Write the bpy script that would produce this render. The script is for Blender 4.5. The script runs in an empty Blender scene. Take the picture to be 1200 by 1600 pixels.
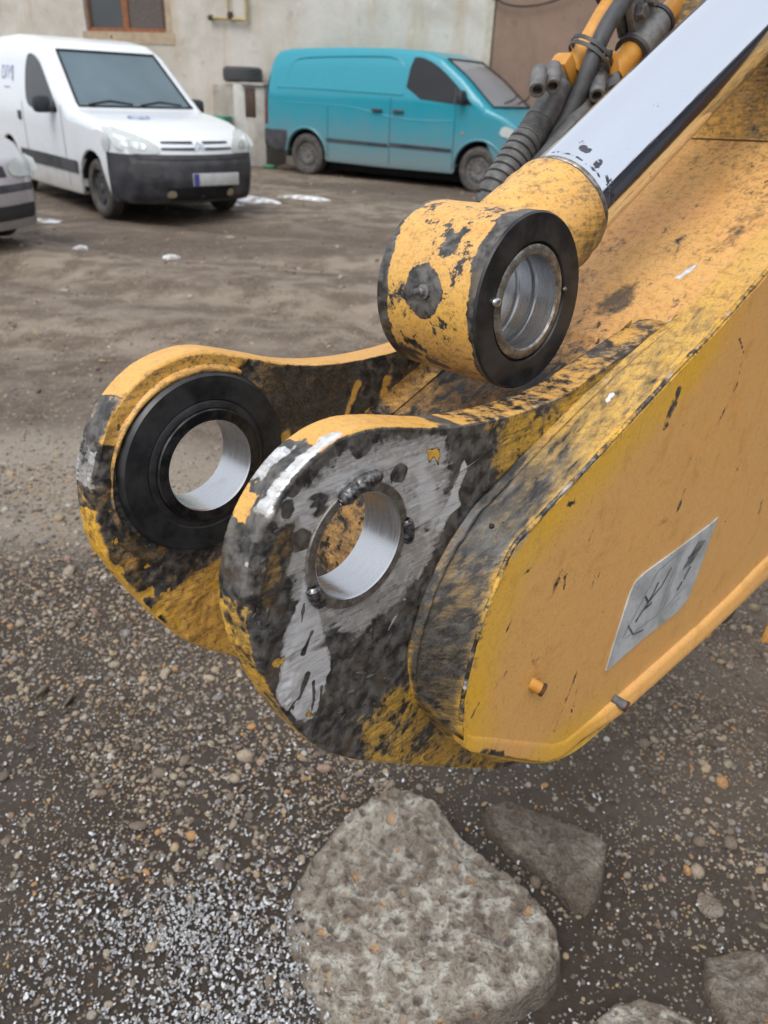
import bpy, bmesh, math, random
import numpy as np
from mathutils import Matrix, Vector

random.seed(7)
rng = np.random.default_rng(7)
PI = math.pi
S = bpy.context.scene
COL = S.collection

# ------------------------------------------------------------------ camera, sky, sun, exposure
cd = bpy.data.cameras.new('camera')
cam = bpy.data.objects.new('camera', cd)
COL.objects.link(cam)
cd.sensor_fit = 'VERTICAL'
cd.sensor_height = 36.0
cd.lens = 27.0
cd.clip_start = 0.02
cd.clip_end = 500
_P, _R = math.radians(28.8), math.radians(2.6)
_fw = Vector((0, math.cos(_P), -math.sin(_P)))
_up = Vector((0, math.sin(_P), math.cos(_P)))
_rt = Vector((1, 0, 0))
_r2 = _rt * math.cos(_R) + _up * math.sin(_R)
_u2 = _up * math.cos(_R) - _rt * math.sin(_R)
cam.matrix_world = Matrix(((_r2.x, _u2.x, -_fw.x, 0), (_r2.y, _u2.y, -_fw.y, 0), (_r2.z, _u2.z, -_fw.z, 1.4), (0, 0, 0, 1)))
cd.dof.use_dof = True
cd.dof.focus_distance = 0.70
cd.dof.aperture_fstop = 27 / 3.1
S.camera = cam

world = bpy.data.worlds.new('World')
S.world = world
world.use_nodes = True
wn = world.node_tree
wn.nodes.clear()
w_out = wn.nodes.new('ShaderNodeOutputWorld')
w_bg = wn.nodes.new('ShaderNodeBackground')
w_sky = wn.nodes.new('ShaderNodeTexSky')
w_sky.sky_type = 'NISHITA'
w_sky.sun_disc = False
w_sky.sun_elevation = math.radians(58)
w_sky.sun_rotation = math.radians(-150)
w_sky.air_density = 1.2
w_sky.dust_density = 6.0
w_hs = wn.nodes.new('ShaderNodeHueSaturation')
w_hs.inputs['Saturation'].default_value = 0.30
w_bg.inputs['Strength'].default_value = 0.14
wn.links.new(w_sky.outputs[0], w_hs.inputs['Color'])
w_mix = wn.nodes.new('ShaderNodeMix'); w_mix.data_type = 'RGBA'      # cloud cover over the clear sky
w_mix.inputs[0].default_value = .50
w_mix.inputs[7].default_value = (8.3, 8.8, 9.6, 1)
wn.links.new(w_hs.outputs[0], w_mix.inputs[6])
wn.links.new(w_mix.outputs[2], w_bg.inputs['Color'])
wn.links.new(w_bg.outputs[0], w_out.inputs['Surface'])

sd = bpy.data.lights.new('sun', 'SUN')
sun = bpy.data.objects.new('sun', sd)
COL.objects.link(sun)
sd.energy = 1.1
sd.angle = math.radians(30)
sd.color = (1.0, 0.975, 0.94)
_se, _sr = math.radians(58), math.radians(-150)
_sdir = Vector((math.sin(_sr) * math.cos(_se), math.cos(_sr) * math.cos(_se), math.sin(_se)))
sun.rotation_euler = _sdir.to_track_quat('Z', 'Y').to_euler()
S.view_settings.view_transform = 'Standard'
S.view_settings.look = 'None'
S.view_settings.gamma = 1
S.view_settings.use_curve_mapping = False
S.view_settings.exposure = 0.24
S.cycles.max_bounces = 6

# ------------------------------------------------------------------ numpy noise
def _h(ix, iy, iz, seed):
    n = (ix * 374761393 + iy * 668265263 + iz * 2147483647 + seed * 974634777) & 0xffffffff
    n = ((n ^ (n >> 13)) * 1274126177) & 0xffffffff
    n = (n ^ (n >> 16)) & 0xffffffff
    return n / 4294967295.0
def vnoise(p, seed=0):
    p = np.asarray(p, float)
    i = np.floor(p).astype(np.int64)
    f = p - i
    f = f * f * (3 - 2 * f)
    r = 0
    for dx in (0, 1):
        for dy in (0, 1):
            for dz in (0, 1):
                w = (f[..., 0] if dx else 1 - f[..., 0]) * (f[..., 1] if dy else 1 - f[..., 1]) * (f[..., 2] if dz else 1 - f[..., 2])
                r = r + w * _h(i[..., 0] + dx, i[..., 1] + dy, i[..., 2] + dz, seed)
    return r
def fbm(p, scale=1.0, octv=4, seed=0):
    p = np.asarray(p, float) * scale
    r = 0; a = 0.5; t = 0
    for k in range(octv):
        r = r + a * (vnoise(p, seed + k * 17) - .5); t += a
        p = p * 2.03 + 11.3; a *= .5
    return r / t * 2     # about -1..1
def smooth(e0, e1, x):
    t = np.clip((x - e0) / (e1 - e0), 0, 1)
    return t * t * (3 - 2 * t)
def sdpoly(q, poly):
    q = np.asarray(q, float)[:, :2]; poly = np.asarray(poly, float)
    d = np.full(len(q), 1e9); ins = np.zeros(len(q), bool)
    for a, b in zip(poly, np.roll(poly, -1, 0)):
        e = b - a; w = q - a
        t = np.clip((w @ e) / max(e @ e, 1e-12), 0, 1)
        d = np.minimum(d, np.hypot(*(w - t[:, None] * e).T))
        c = ((a[1] <= q[:, 1]) != (b[1] <= q[:, 1]))
        with np.errstate(divide='ignore', invalid='ignore'):
            xi = a[0] + (q[:, 1] - a[1]) / (b[1] - a[1] if b[1] != a[1] else 1e-9) * (b[0] - a[0])
        ins ^= c & (q[:, 0] < xi)
    return np.where(ins, -d, d)
def sdseg(q, a, b):
    q = np.asarray(q, float)[:, :len(a)]; a = np.array(a, float); b = np.array(b, float)
    e = b - a; w = q - a
    t = np.clip((w @ e) / max(e @ e, 1e-12), 0, 1)
    return np.linalg.norm(w - t[:, None] * e, axis=1)
def inside(q, poly, soft=.004):
    return smooth(soft, -soft, sdpoly(q, poly))

# ------------------------------------------------------------------ object helpers
def tag(o, label=None, cat=None, group=None, kind=None):
    if label: o['label'] = label
    if cat: o['category'] = cat
    if group: o['group'] = group
    if kind: o['kind'] = kind
    return o
def mesh_obj(name, V, F, mat, parent=None, smooth_=True, auto=None):
    me = bpy.data.meshes.new(name)
    me.from_pydata([tuple(map(float, v)) for v in V], [], [tuple(int(i) for i in f) for f in F])
    me.update()
    if smooth_:
        me.polygons.foreach_set('use_smooth', [True] * len(me.polygons))
    if auto is not None:
        me.set_sharp_from_angle(angle=math.radians(auto))
    if mat is not None:
        me.materials.append(mat)
    o = bpy.data.objects.new(name, me)
    COL.objects.link(o)
    if parent is not None:
        o.parent = parent
    return o
def empty(name, loc=(0, 0, 0), rz=0.0, mat=None):
    o = bpy.data.objects.new(name, None)
    COL.objects.link(o)
    if mat is not None: o.matrix_world = mat
    else:
        o.location = loc; o.rotation_euler = (0, 0, rz)
    o.empty_display_size = .1
    return o
def set_wear(o, W):
    a = o.data.attributes.new('wear', 'FLOAT_COLOR', 'POINT')
    a.data.foreach_set('color', np.asarray(W, np.float32).ravel())
def verts(o):
    v = np.empty(len(o.data.vertices) * 3, np.float32)
    o.data.vertices.foreach_get('co', v)
    return v.reshape(-1, 3).astype(float)
class MB:
    def __init__(s): s.V = []; s.F = []
    def add(s, V, F):
        b = len(s.V); s.V += [tuple(v) for v in V]; s.F += [tuple(i + b for i in f) for f in F]; return s
    def grid(s, A, cu=False, cv=False):
        A = np.asarray(A, float); n, m = A.shape[:2]; F = []
        for i in range(n if cu else n - 1):
            for j in range(m if cv else m - 1):
                i2, j2 = (i + 1) % n, (j + 1) % m
                F.append((i * m + j, i2 * m + j, i2 * m + j2, i * m + j2))
        return s.add(A.reshape(-1, 3), F)
    def box(s, c, d, M=None, r=0.0):
        x, y, z = [k / 2 for k in d]
        if r <= 0:
            V = [(a, b, e) for a in (-x, x) for b in (-y, y) for e in (-z, z)]
            F = [(0, 1, 3, 2), (4, 6, 7, 5), (0, 4, 5, 1), (2, 3, 7, 6), (0, 2, 6, 4), (1, 5, 7, 3)]
        else:
            bm = bmesh.new(); bmesh.ops.create_cube(bm, size=1)
            for v in bm.verts: v.co = Vector((v.co.x * 2 * x, v.co.y * 2 * y, v.co.z * 2 * z))
            bmesh.ops.bevel(bm, geom=bm.edges[:], offset=min(r, x * .9, y * .9, z * .9), segments=2, affect='EDGES', profile=.5)
            bm.verts.index_update()
            V = [tuple(v.co) for v in bm.verts]; F = [tuple(v.index for v in f.verts) for f in bm.faces]; bm.free()
        V = [Vector(v) for v in V]
        if M is not None: V = [M @ v for v in V]
        return s.add([tuple(v + Vector(c)) for v in V], F)
    def tube(s, pts, r, n=12, caps=True):
        P = np.asarray(pts, float); m = len(P)
        R = np.full(m, r, float) if np.isscalar(r) else np.asarray(r, float)
        T = np.gradient(P, axis=0); T /= np.linalg.norm(T, axis=1)[:, None] + 1e-12
        u = np.cross(T[0], (0, 0, 1.)); 
        if np.linalg.norm(u) < .1: u = np.cross(T[0], (1., 0, 0))
        rings = []
        for k in range(m):
            u = u - T[k] * (u @ T[k]); u /= np.linalg.norm(u); w = np.cross(T[k], u)
            a = np.arange(n) * 2 * PI / n
            rings.append(P[k] + R[k] * (np.cos(a)[:, None] * u + np.sin(a)[:, None] * w))
        b = len(s.V); s.grid(np.array(rings), cv=True)
        if caps:
            s.F.append(tuple(b + i for i in range(n))[::-1]); s.F.append(tuple(b + (m - 1) * n + i for i in range(n)))
        return s
    def lathe(s, prof, c, ax, n=32, closed=False):
        """prof: (radius, along axis)"""
        ax = np.array(ax, float); ax /= np.linalg.norm(ax)
        u = np.cross(ax, (0, 0, 1.))
        if np.linalg.norm(u) < .1: u = np.cross(ax, (1., 0, 0))
        u /= np.linalg.norm(u); w = np.cross(ax, u); c = np.array(c, float)
        a = np.arange(n) * 2 * PI / n
        d = np.cos(a)[:, None] * u + np.sin(a)[:, None] * w
        A = np.array([c + ax * z + d * r for r, z in prof])
        return s.grid(A, cu=closed, cv=True)
    def build(s, name, mat, parent=None, smooth_=True, auto=40):
        o = mesh_obj(name, s.V, s.F, mat, parent, smooth_, auto)
        return o
def resample(P, n, closed=False):
    P = np.asarray(P, float)
    if closed: P = np.vstack([P, P[:1]])
    d = np.r_[0, np.cumsum(np.linalg.norm(np.diff(P, axis=0), axis=1))]
    t = np.linspace(0, d[-1], n + 1)[:-1] if closed else np.linspace(0, d[-1], n)
    return np.c_[tuple(np.interp(t, d, P[:, k]) for k in range(P.shape[1]))]
def chaikin(P, it=2, closed=False):
    P = np.asarray(P, float)
    for _ in range(it):
        Q = []
        n = len(P)
        if not closed: Q.append(P[0])
        for i in range(n if closed else n - 1):
            a, b = P[i], P[(i + 1) % n]
            Q += [a * .75 + b * .25, a * .25 + b * .75]
        if not closed: Q.append(P[-1])
        P = np.array(Q)
    return P

# ------------------------------------------------------------------ materials
class NT:
    def __init__(s, name):
        s.m = bpy.data.materials.new(name); s.m.use_nodes = True
        s.t = s.m.node_tree; s.b = s.t.nodes['Principled BSDF']; s.out = s.t.nodes['Material Output']
        s.co = None
    def n(s, t, **k):
        x = s.t.nodes.new(t)
        for a, v in k.items(): setattr(x, a, v)
        return x
    def l(s, a, b): s.t.links.new(a, b)
    def setin(s, sock, v):
        if hasattr(v, 'is_output') or isinstance(v, bpy.types.NodeSocket): s.l(v, sock)
        else:
            if isinstance(v, (tuple, list)) and len(v) == 3 and sock.type == 'RGBA': v = (*v, 1)
            sock.default_value = v
    def obj(s, scale=None, rot=None):
        if s.co is None: s.co = s.n('ShaderNodeTexCoord').outputs['Object']
        if scale is None: return s.co
        mp = s.n('ShaderNodeMapping'); s.l(s.co, mp.inputs[0]); mp.inputs['Scale'].default_value = scale
        if rot: mp.inputs['Rotation'].default_value = rot
        return mp.outputs[0]
    def objr(s, rz, scale):
        a = s.n('ShaderNodeMapping'); s.l(s.obj(), a.inputs[0]); a.inputs['Rotation'].default_value = (0, 0, rz)
        b = s.n('ShaderNodeMapping'); s.l(a.outputs[0], b.inputs[0]); b.inputs['Scale'].default_value = scale
        return b.outputs[0]
    def noise(s, scale, detail=4, rough=.55, vec=None, dist=0.0):
        x = s.n('ShaderNodeTexNoise'); s.l(vec or s.obj(), x.inputs['Vector'])
        x.inputs['Scale'].default_value = scale; x.inputs['Detail'].default_value = detail; x.inputs['Roughness'].default_value = rough; x.inputs['Distortion'].default_value = dist
        return x.outputs['Fac']
    def vor(s, scale, vec=None, feature='F1', out='Distance', rand=1.0):
        x = s.n('ShaderNodeTexVoronoi', feature=feature); s.l(vec or s.obj(), x.inputs['Vector'])
        x.inputs['Scale'].default_value = scale; x.inputs['Randomness'].default_value = rand
        return x.outputs[out]
    def math(s, op, a, b=0.0, c=None, clamp=False):
        x = s.n('ShaderNodeMath', operation=op, use_clamp=clamp)
        s.setin(x.inputs[0], a); s.setin(x.inputs[1], b)
        if c is not None: s.setin(x.inputs[2], c)
        return x.outputs[0]
    def ramp(s, f, a, b, lo=0.0, hi=1.0):
        x = s.n('ShaderNodeMapRange', interpolation_type='SMOOTHSTEP')
        s.setin(x.inputs['Value'], f)
        x.inputs['From Min'].default_value = a; x.inputs['From Max'].default_value = b
        x.inputs['To Min'].default_value = lo; x.inputs['To Max'].default_value = hi
        return x.outputs[0]
    def mix(s, f, a, b, mode='MIX'):
        x = s.n('ShaderNodeMix', data_type='RGBA', blend_type=mode)
        s.setin(x.inputs[0], f); s.setin(x.inputs[6], a); s.setin(x.inputs[7], b)
        return x.outputs[2]
    def fmix(s, f, a, b):
        x = s.n('ShaderNodeMix', data_type='FLOAT')
        s.setin(x.inputs[0], f); s.setin(x.inputs[2], a); s.setin(x.inputs[3], b)
        return x.outputs[0]
    def bump(s, h, strength=.3, dist=.002, prev=None):
        x = s.n('ShaderNodeBump'); s.setin(x.inputs['Height'], h)
        x.inputs['Strength'].default_value = strength; x.inputs['Distance'].default_value = dist
        if prev is not None: s.l(prev, x.inputs['Normal'])
        s.l(x.outputs[0], s.b.inputs['Normal']); return x.outputs[0]
    def fin(s, col=None, rough=None, metal=None, spec=None, coat=None):
        if col is not None: s.setin(s.b.inputs['Base Color'], col)
        if rough is not None: s.setin(s.b.inputs['Roughness'], rough)
        if metal is not None: s.setin(s.b.inputs['Metallic'], metal)
        if spec is not None: s.setin(s.b.inputs['Specular IOR Level'], spec)
        if coat is not None: s.setin(s.b.inputs['Coat Weight'], coat)
        return s.m

def worn(name, scale=1.0, flow=(1, 1, 1), orange=(.70, .37, .105), yellow=(.78, .44, .014), pale=.0, fleck=1.0, sharp=9, scr=.5, rot=0.0, film=5):
    t = NT(name)
    at = t.n('ShaderNodeAttribute', attribute_name='wear')
    sp = t.n('ShaderNodeSeparateColor'); t.l(at.outputs['Color'], sp.inputs[0])
    R, G, B = sp.outputs[0], sp.outputs[1], sp.outputs[2]; A = at.outputs['Alpha']
    fl = t.objr(rot, flow)
    n1 = t.noise(28 * scale, 9, .62, fl, .6)
    n2 = t.noise(75 * scale, 8, .62, fl, .3)
    n3 = t.noise(420, 5, .7)
    nl = t.noise(9, 4, .5)
    st = t.noise(60, 6, .65, t.obj((.35, 3.2, 1.0), (0, 0, .5)))
    st2 = t.noise(260, 5, .7, t.obj((.12, 1.5, .6), (0, 0, -.9)))
    n4 = t.noise(190 * scale, 5, .65, fl)
    nn = t.math('ADD', t.math('ADD', t.math('MULTIPLY', n1, .40), t.math('MULTIPLY', n2, .35)), t.math('MULTIPLY', n4, .25))
    # paint presence
    pm = t.math('MULTIPLY_ADD', t.math('ADD', G, t.math('MULTIPLY_ADD', nn, 2.3 * fleck, -1.15 * fleck - .5)), sharp, .5, clamp=True)
    # bare steel presence
    sm = t.math('MULTIPLY_ADD', t.math('ADD', R, t.math('MULTIPLY_ADD', t.math('ADD', t.math('MULTIPLY', nn, .75), t.math('MULTIPLY', st, .25)), 2.2, -1.1 - .5)), 4.5, .5, clamp=True)
    # grime film on top
    gm = t.math('MULTIPLY_ADD', t.math('ADD', B, t.math('MULTIPLY_ADD', t.math('ADD', t.math('MULTIPLY', nn, .6), t.math('MULTIPLY', st, .4)), 2.2, -1.1 - .5)), 2.8, .5, clamp=True)
    paint = t.mix(t.math('ADD', A, t.math('MULTIPLY_ADD', nl, .8, -.42), clamp=True), orange, yellow)
    paint = t.mix(t.ramp(nl, .3, .75, .0, .38 + pale), paint, (.66, .40, .16))
    paint = t.mix(t.ramp(st, .48, .72, 0, scr * .7), paint, (.40, .19, .035))
    paint = t.mix(t.ramp(n1, .50, .72, 0, .45), paint, (.50, .235, .05))
    paint = t.mix(t.ramp(st2, .56, .68, 0, scr), paint, (.26, .15, .06))
    st3 = t.noise(210, 4, .7, t.obj((1.4, .10, .6), (0, 0, .35)))
    paint = t.mix(t.ramp(st3, .60, .70, 0, .4), paint, (.30, .16, .05))
    paint = t.mix(t.ramp(n3, .56, .70, 0, .65), paint, (.16, .09, .04))
    paint = t.mix(t.math('MULTIPLY', t.ramp(n4, .50, .68), t.ramp(B, 0.0, .3, .12, .75)), paint, (.17, .12, .07))
    dark = t.mix(t.ramp(n2, .35, .68), (.026, .024, .023), (.15, .14, .128))
    dark = t.mix(t.ramp(n1, .50, .7, 0, .7), dark, (.13, .095, .06))
    steel = t.mix(t.ramp(st2, .3, .7), (.50, .49, .48), (.86, .86, .86))
    steel = t.mix(t.ramp(nl, .45, .7, 0, .5), steel, (.26, .23, .18))
    steel = t.mix(t.ramp(n2, .42, .6, 0, .45), steel, (.30, .27, .23))
    steel = t.mix(t.math('MULTIPLY', t.ramp(R, .58, .88), t.ramp(st, .40, .55, .45, 1.0)), steel, (.88, .89, .91))
    grime = t.mix(t.ramp(n3, .35, .65), (.020, .018, .016), (.085, .070, .048))
    c = t.mix(pm, dark, paint)
    c = t.mix(t.math('MULTIPLY', gm, .88), c, grime)
    c = t.mix(sm, c, steel)
    met = t.math('ADD', t.math('MULTIPLY', sm, .38), t.math('MULTIPLY', t.math('SUBTRACT', 1.0, pm), .18), clamp=True)
    ro = t.fmix(sm, t.fmix(pm, t.ramp(n2, .3, .7, .28, .6), t.ramp(n1, .3, .7, .34, .58)), t.ramp(st2, .3, .7, .24, .46))
    t.fin(c, ro, met)
    h = t.math('ADD', t.math('MULTIPLY', pm, .35), t.math('MULTIPLY', n2, .9))
    b = t.bump(h, .55, .0012)
    b = t.bump(n3, .25, .0006, b)
    t.bump(st2, .22, .0004, b)
    return t.m

def simple(name, col, rough=.5, metal=0.0, var=.25, scale=30, bump=.15, dist=.001, col2=None, coat=None, detail=5):
    t = NT(name)
    n = t.noise(scale, detail, .6)
    c2 = col2 or tuple(k * (1 - var) for k in col)
    c = t.mix(t.ramp(n, .35, .65), col, c2)
    t.fin(c, t.ramp(n, .3, .7, max(0.02, rough - .07), min(1, rough + .1)), metal, coat=coat)
    if bump: t.bump(t.noise(scale * 5, 4, .6), bump, dist)
    return t.m

M_WORN = worn('worn_paint', sharp=4.5, orange=(.68, .35, .09))
M_SHOULD = worn('worn_shoulder_paint', 1.0, (.35, 1.7, 1.3), rot=math.radians(-25), sharp=3.0, scr=.8, orange=(.60, .34, .09), yellow=(.62, .37, .035))
M_TOP = worn('worn_top_paint', .8, (.5, 1.3, 1.3), pale=.28, fleck=1.4, sharp=5, scr=.85, orange=(.68, .35, .125))  # worn paint, its paler tint standing in for sky sheen on top
M_SIDE = worn('worn_side_paint', .7, (1, 1, 1), pale=.02, fleck=.75, scr=.12, orange=(.78, .40, .115), yellow=(.84, .45, .012))
M_EYE = worn('worn_eye_paint', 1.0, (1, 1, 1), fleck=1.15, sharp=12)
M_DARKSTEEL = simple('machined_dark_steel', (.020, .021, .023), .34, .35, .5, 40, .12, .0004, col2=(.045, .045, .047))
M_BUSH_DARK = simple('bushing_dark_steel', (.035, .036, .038), .28, .8, .4, 60, .08, .0003, col2=(.09, .09, .09))
def m_bore():
    t = NT('polished_bore_steel')
    g = t.noise(30, 3, .5, t.obj((1, 1, 60)))
    f = t.noise(350, 4, .6)
    l = t.noise(18, 4, .6)
    c = t.mix(t.ramp(g, .3, .7), (.50, .51, .53), (.60, .61, .63))
    c = t.mix(t.ramp(l, .55, .72, 0, .45), c, (.30, .27, .23))
    t.fin(c, t.ramp(g, .3, .7, .22, .36), .92)
    t.bump(g, .03, .0002, t.bump(f, .04, .0002))
    return t.m
M_BORE = m_bore()
def m_ringsteel():
    t = NT('dirty_ring_steel')
    n = t.noise(85, 7, .7); f = t.noise(300, 4, .7)
    c = t.mix(t.ramp(n, .36, .66), (.15, .125, .10), (.38, .36, .33))
    c = t.mix(t.ramp(f, .55, .7, 0, .6), c, (.05, .04, .035))
    t.fin(c, t.ramp(n, .3, .7, .55, .3), .75); t.bump(n, .35, .0008, t.bump(f, .2, .0003)); return t.m
M_RING = m_ringsteel()
def m_weld():
    t = NT('fresh_weld')
    n = t.noise(200, 5, .6)
    c = t.mix(t.ramp(n, .35, .65), (.03, .027, .027), (.26, .25, .25))
    c = t.mix(t.ramp(t.noise(60, 3), .6, .7, 0, .3), c, (.12, .15, .24))
    t.fin(c, .32, .85); t.bump(n, .5, .0006); return t.m
M_WELD = m_weld()
M_GREASE = simple('black_grease', (.010, .010, .011), .38, 0, .5, 80, .8, .003, col2=(.028, .026, .024))
M_RUBBER = simple('hose_rubber', (.035, .036, .04), .55, 0, .3, 60, .25, .0006, col2=(.06, .06, .063))
M_HOSE = simple('dusty_hose', (.115, .112, .11), .48, 0, .4, 50, .3, .0006, col2=(.06, .058, .057))
M_STEELGREY = simple('grey_fitting', (.10, .10, .105), .5, .4, .4, 70, .4, .0008, col2=(.19, .185, .18))
M_CLAMP = simple('grey_clamp', (.22, .22, .22), .55, .25, .3, 60, .3, .0008, col2=(.14, .13, .125))
M_PIPE = simple('yellow_pipe_paint', (.62, .30, .055), .42, 0, .3, 25, .15, .0006, col2=(.50, .22, .03))
M_STUBDARK = simple('burnt_steel', (.05, .025, .012), .7, .3, .5, 200, .5, .001, col2=(.12, .05, .02))
def m_chrome():
    t = NT('chrome_rod')
    at = t.n('ShaderNodeAttribute', attribute_name='wear'); sp = t.n('ShaderNodeSeparateColor'); t.l(at.outputs['Color'], sp.inputs[0])
    n = t.noise(14, 7, .7, t.obj(), .8); f = t.noise(90, 4, .7)
    bl = t.math('MAXIMUM', t.math('MULTIPLY', t.ramp(n, .665, .685), t.ramp(f, .42, .5)), t.ramp(t.math('ADD', sp.outputs[0], t.math('MULTIPLY_ADD', t.noise(160, 5, .7), 1.6, -.8)), .45, .6))
    c = t.mix(bl, (.74, .78, .85), (.10, .10, .12))
    sc = t.ramp(t.noise(500, 3, .6, t.obj((.08, 1, 1))), .64, .7, 0, .4)
    c = t.mix(sc, c, (.6, .62, .66))
    t.fin(c, t.math('ADD', t.math('MULTIPLY', bl, .4), t.math('MULTIPLY_ADD', t.noise(40, 4), .05, .075)), 1.0)
    t.bump(t.noise(40, 5, .7, t.objr(math.radians(-28.5), (.05, 1, 1))), .28, .0010)
    return t.m
M_CHROME = m_chrome()

# ================================================================== GROUND
def ground_z(x, y):
    x = np.asarray(x, float); y = np.asarray(y, float)
    p = np.stack([x, y, np.zeros_like(x)], -1)
    z = .030 * fbm(p, .35, 3, 3) + .010 * fbm(p, 2.2, 3, 5)
    near = np.exp(-((x ** 2 + (y - 1.2) ** 2) / 9))
    z = z + near * (.013 * fbm(p, 9, 3, 8) + .004 * fbm(p, 30, 2, 9))
    # wheel ruts running across the yard
    s = (y - 5.2) + .22 * x + .5 * fbm(p * .3, 1, 2, 12)
    for o_, w_, a_ in ((0, .28, -.035), (1.5, .3, -.03), (.7, .5, .02), (-1.3, .3, -.02), (3.2, .35, -.025)):
        z = z + 1.5 * a_ * np.exp(-((s - o_) / w_) ** 2) * (1 + .3 * fbm(p, 3, 2, 40))
    return z
def gz(x, y): return float(ground_z(np.array([x]), np.array([y]))[0])

def m_ground():
    t = NT('muddy_gravel_yard')
    cr = t.obj((.35, 1.0, 1.0), (0, 0, .21))
    big = t.noise(.55, 5, .6, cr, .4)
    med = t.noise(3.2, 6, .6, None, .3)
    fine = t.noise(38, 7, .72)
    grit = t.noise(230, 4, .75)
    c = t.mix(t.ramp(big, .38, .60), (.080, .055, .038), (.27, .215, .16))
    c = t.mix(t.ramp(med, .38, .62, 0, .8), c, (.074, .050, .034))
    c = t.mix(t.ramp(fine, .45, .68, 0, .6), c, (.26, .21, .16))
    sx = t.n('ShaderNodeSeparateXYZ'); t.l(t.obj(), sx.inputs[0])
    armdark = t.ramp(t.math('ADD', t.math('ADD', sx.outputs[1], t.math('MULTIPLY', sx.outputs[0], .55)), t.math('MULTIPLY_ADD', med, 1.6, -.8)), 2.6, 1.1)      # darker mud near the arm, shade from occlusion put into the colour
    c = t.mix(t.math('MULTIPLY', armdark, .80), c, (.030, .021, .015))
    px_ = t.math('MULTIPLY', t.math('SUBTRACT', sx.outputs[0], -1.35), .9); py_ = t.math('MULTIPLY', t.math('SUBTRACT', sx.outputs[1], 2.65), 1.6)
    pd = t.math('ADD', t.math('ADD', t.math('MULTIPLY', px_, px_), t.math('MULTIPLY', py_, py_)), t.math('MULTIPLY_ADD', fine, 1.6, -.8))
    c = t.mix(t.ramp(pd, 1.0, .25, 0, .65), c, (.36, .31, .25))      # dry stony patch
    c = t.mix(t.ramp(grit, .54, .66, 0, .7), c, (.035, .028, .022))
    v = t.vor(95, None, 'F1', 'Distance'); vc = t.vor(95, None, 'F1', 'Color')
    sp = t.n('ShaderNodeSeparateColor'); t.l(vc, sp.inputs[0])
    peb = t.math('MULTIPLY', t.ramp(v, .34, .24), t.ramp(sp.outputs[0], .62, .66))
    pc = t.mix(sp.outputs[1], (.20, .175, .15), (.42, .37, .30))
    pc = t.mix(t.ramp(sp.outputs[2], .85, .9), pc, (.45, .24, .09))
    c = t.mix(peb, c, pc)
    v2 = t.vor(26, None, 'F1', 'Distance'); vc2 = t.vor(26, None, 'F1', 'Color')
    s2 = t.n('ShaderNodeSeparateColor'); t.l(vc2, s2.inputs[0])
    peb2 = t.math('MULTIPLY', t.ramp(v2, .26, .18), t.ramp(s2.outputs[0], .82, .84))
    c = t.mix(t.math('MULTIPLY', peb2, .75), c, t.mix(s2.outputs[1], (.30, .26, .21), (.44, .40, .34)))
    ro = t.math('ADD', t.ramp(med, .35, .6, .38, .85), t.math('MULTIPLY', fine, .1), clamp=True)
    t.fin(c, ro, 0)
    b = t.bump(fine, .8, .012)
    b = t.bump(t.math('ADD', t.math('MULTIPLY', grit, .6), t.math('MULTIPLY', peb, .8)), .9, .004, b)
    t.bump(peb2, .5, .006, b)
    return t.m
M_GROUND = m_ground()
u = np.linspace(-1, 1, 420)
gx = 0.1 + 1.1 * np.sinh(u * 4.75) / 1.0
v = np.linspace(-1, 1, 460)
gy = 1.6 + 1.1 * np.sinh(v * 4.75) / 1.0
gx, gy = np.clip(gx, -70, 70), np.clip(gy, -50, 80)
GX, GY = np.meshgrid(gx, gy, indexing='ij')
GZ = ground_z(GX, GY)
MB_ = MB().grid(np.stack([GX, GY, GZ], -1))
ground = MB_.build('ground', M_GROUND, None, True, None)
tag(ground, 'muddy gravel yard with tyre ruts and stones', None, None, 'structure')

# ------------------------------------------------------------------ scattered stuff through geometry nodes
def ico(seed, sub=2, flat=.7, rough=.25):
    bm = bmesh.new(); bmesh.ops.create_icosphere(bm, subdivisions=sub, radius=1)
    V = np.array([v.co[:] for v in bm.verts]); F = [tuple(v.index for v in f.verts) for f in bm.faces]; bm.free()
    r = 1 + rough * fbm(V, 1.1, 2, seed)
    V = V * r[:, None] * np.array([1, .78 + .15 * math.sin(seed * 3.3), flat])
    return V, F
def instancer_color(t):
    return t.n('ShaderNodeObjectInfo').outputs['Random']
def m_pebble(name, stops, rough=.75):
    t = NT(name)
    r = instancer_color(t)
    cr = t.n('ShaderNodeValToRGB'); cr.color_ramp.interpolation = 'CONSTANT'
    e = cr.color_ramp.elements
    while len(e) < len(stops): e.new(.5)
    for k, (p, c) in enumerate(stops): e[k].position = p; e[k].color = (*c, 1)
    t.l(r, cr.inputs[0])
    n = t.noise(2.5, 5, .65)
    c = t.mix(t.ramp(n, .35, .7, 0, .55), cr.outputs[0], (.10, .082, .066))
    t.fin(c, rough, 0); t.bump(n, .4, .1); return t.m
M_PEB = m_pebble('pebble_stone', [(0, (.20, .155, .115)), (.2, (.34, .28, .205)), (.4, (.13, .105, .085)), (.52, (.40, .325, .235)), (.7, (.25, .235, .22)), (.8, (.44, .33, .20)), (.88, (.48, .26, .10)), (.92, (.50, .47, .42)), (.96, (.33, .22, .16))])
M_CHIP = m_pebble('aluminium_turnings', [(0, (.75, .76, .78)), (.3, (.55, .56, .58)), (.5, (.85, .86, .88)), (.7, (.35, .35, .36)), (.85, (.66, .66, .67))], .32)
M_CHIP.node_tree.nodes['Principled BSDF'].inputs['Metallic'].default_value = .2
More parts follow.
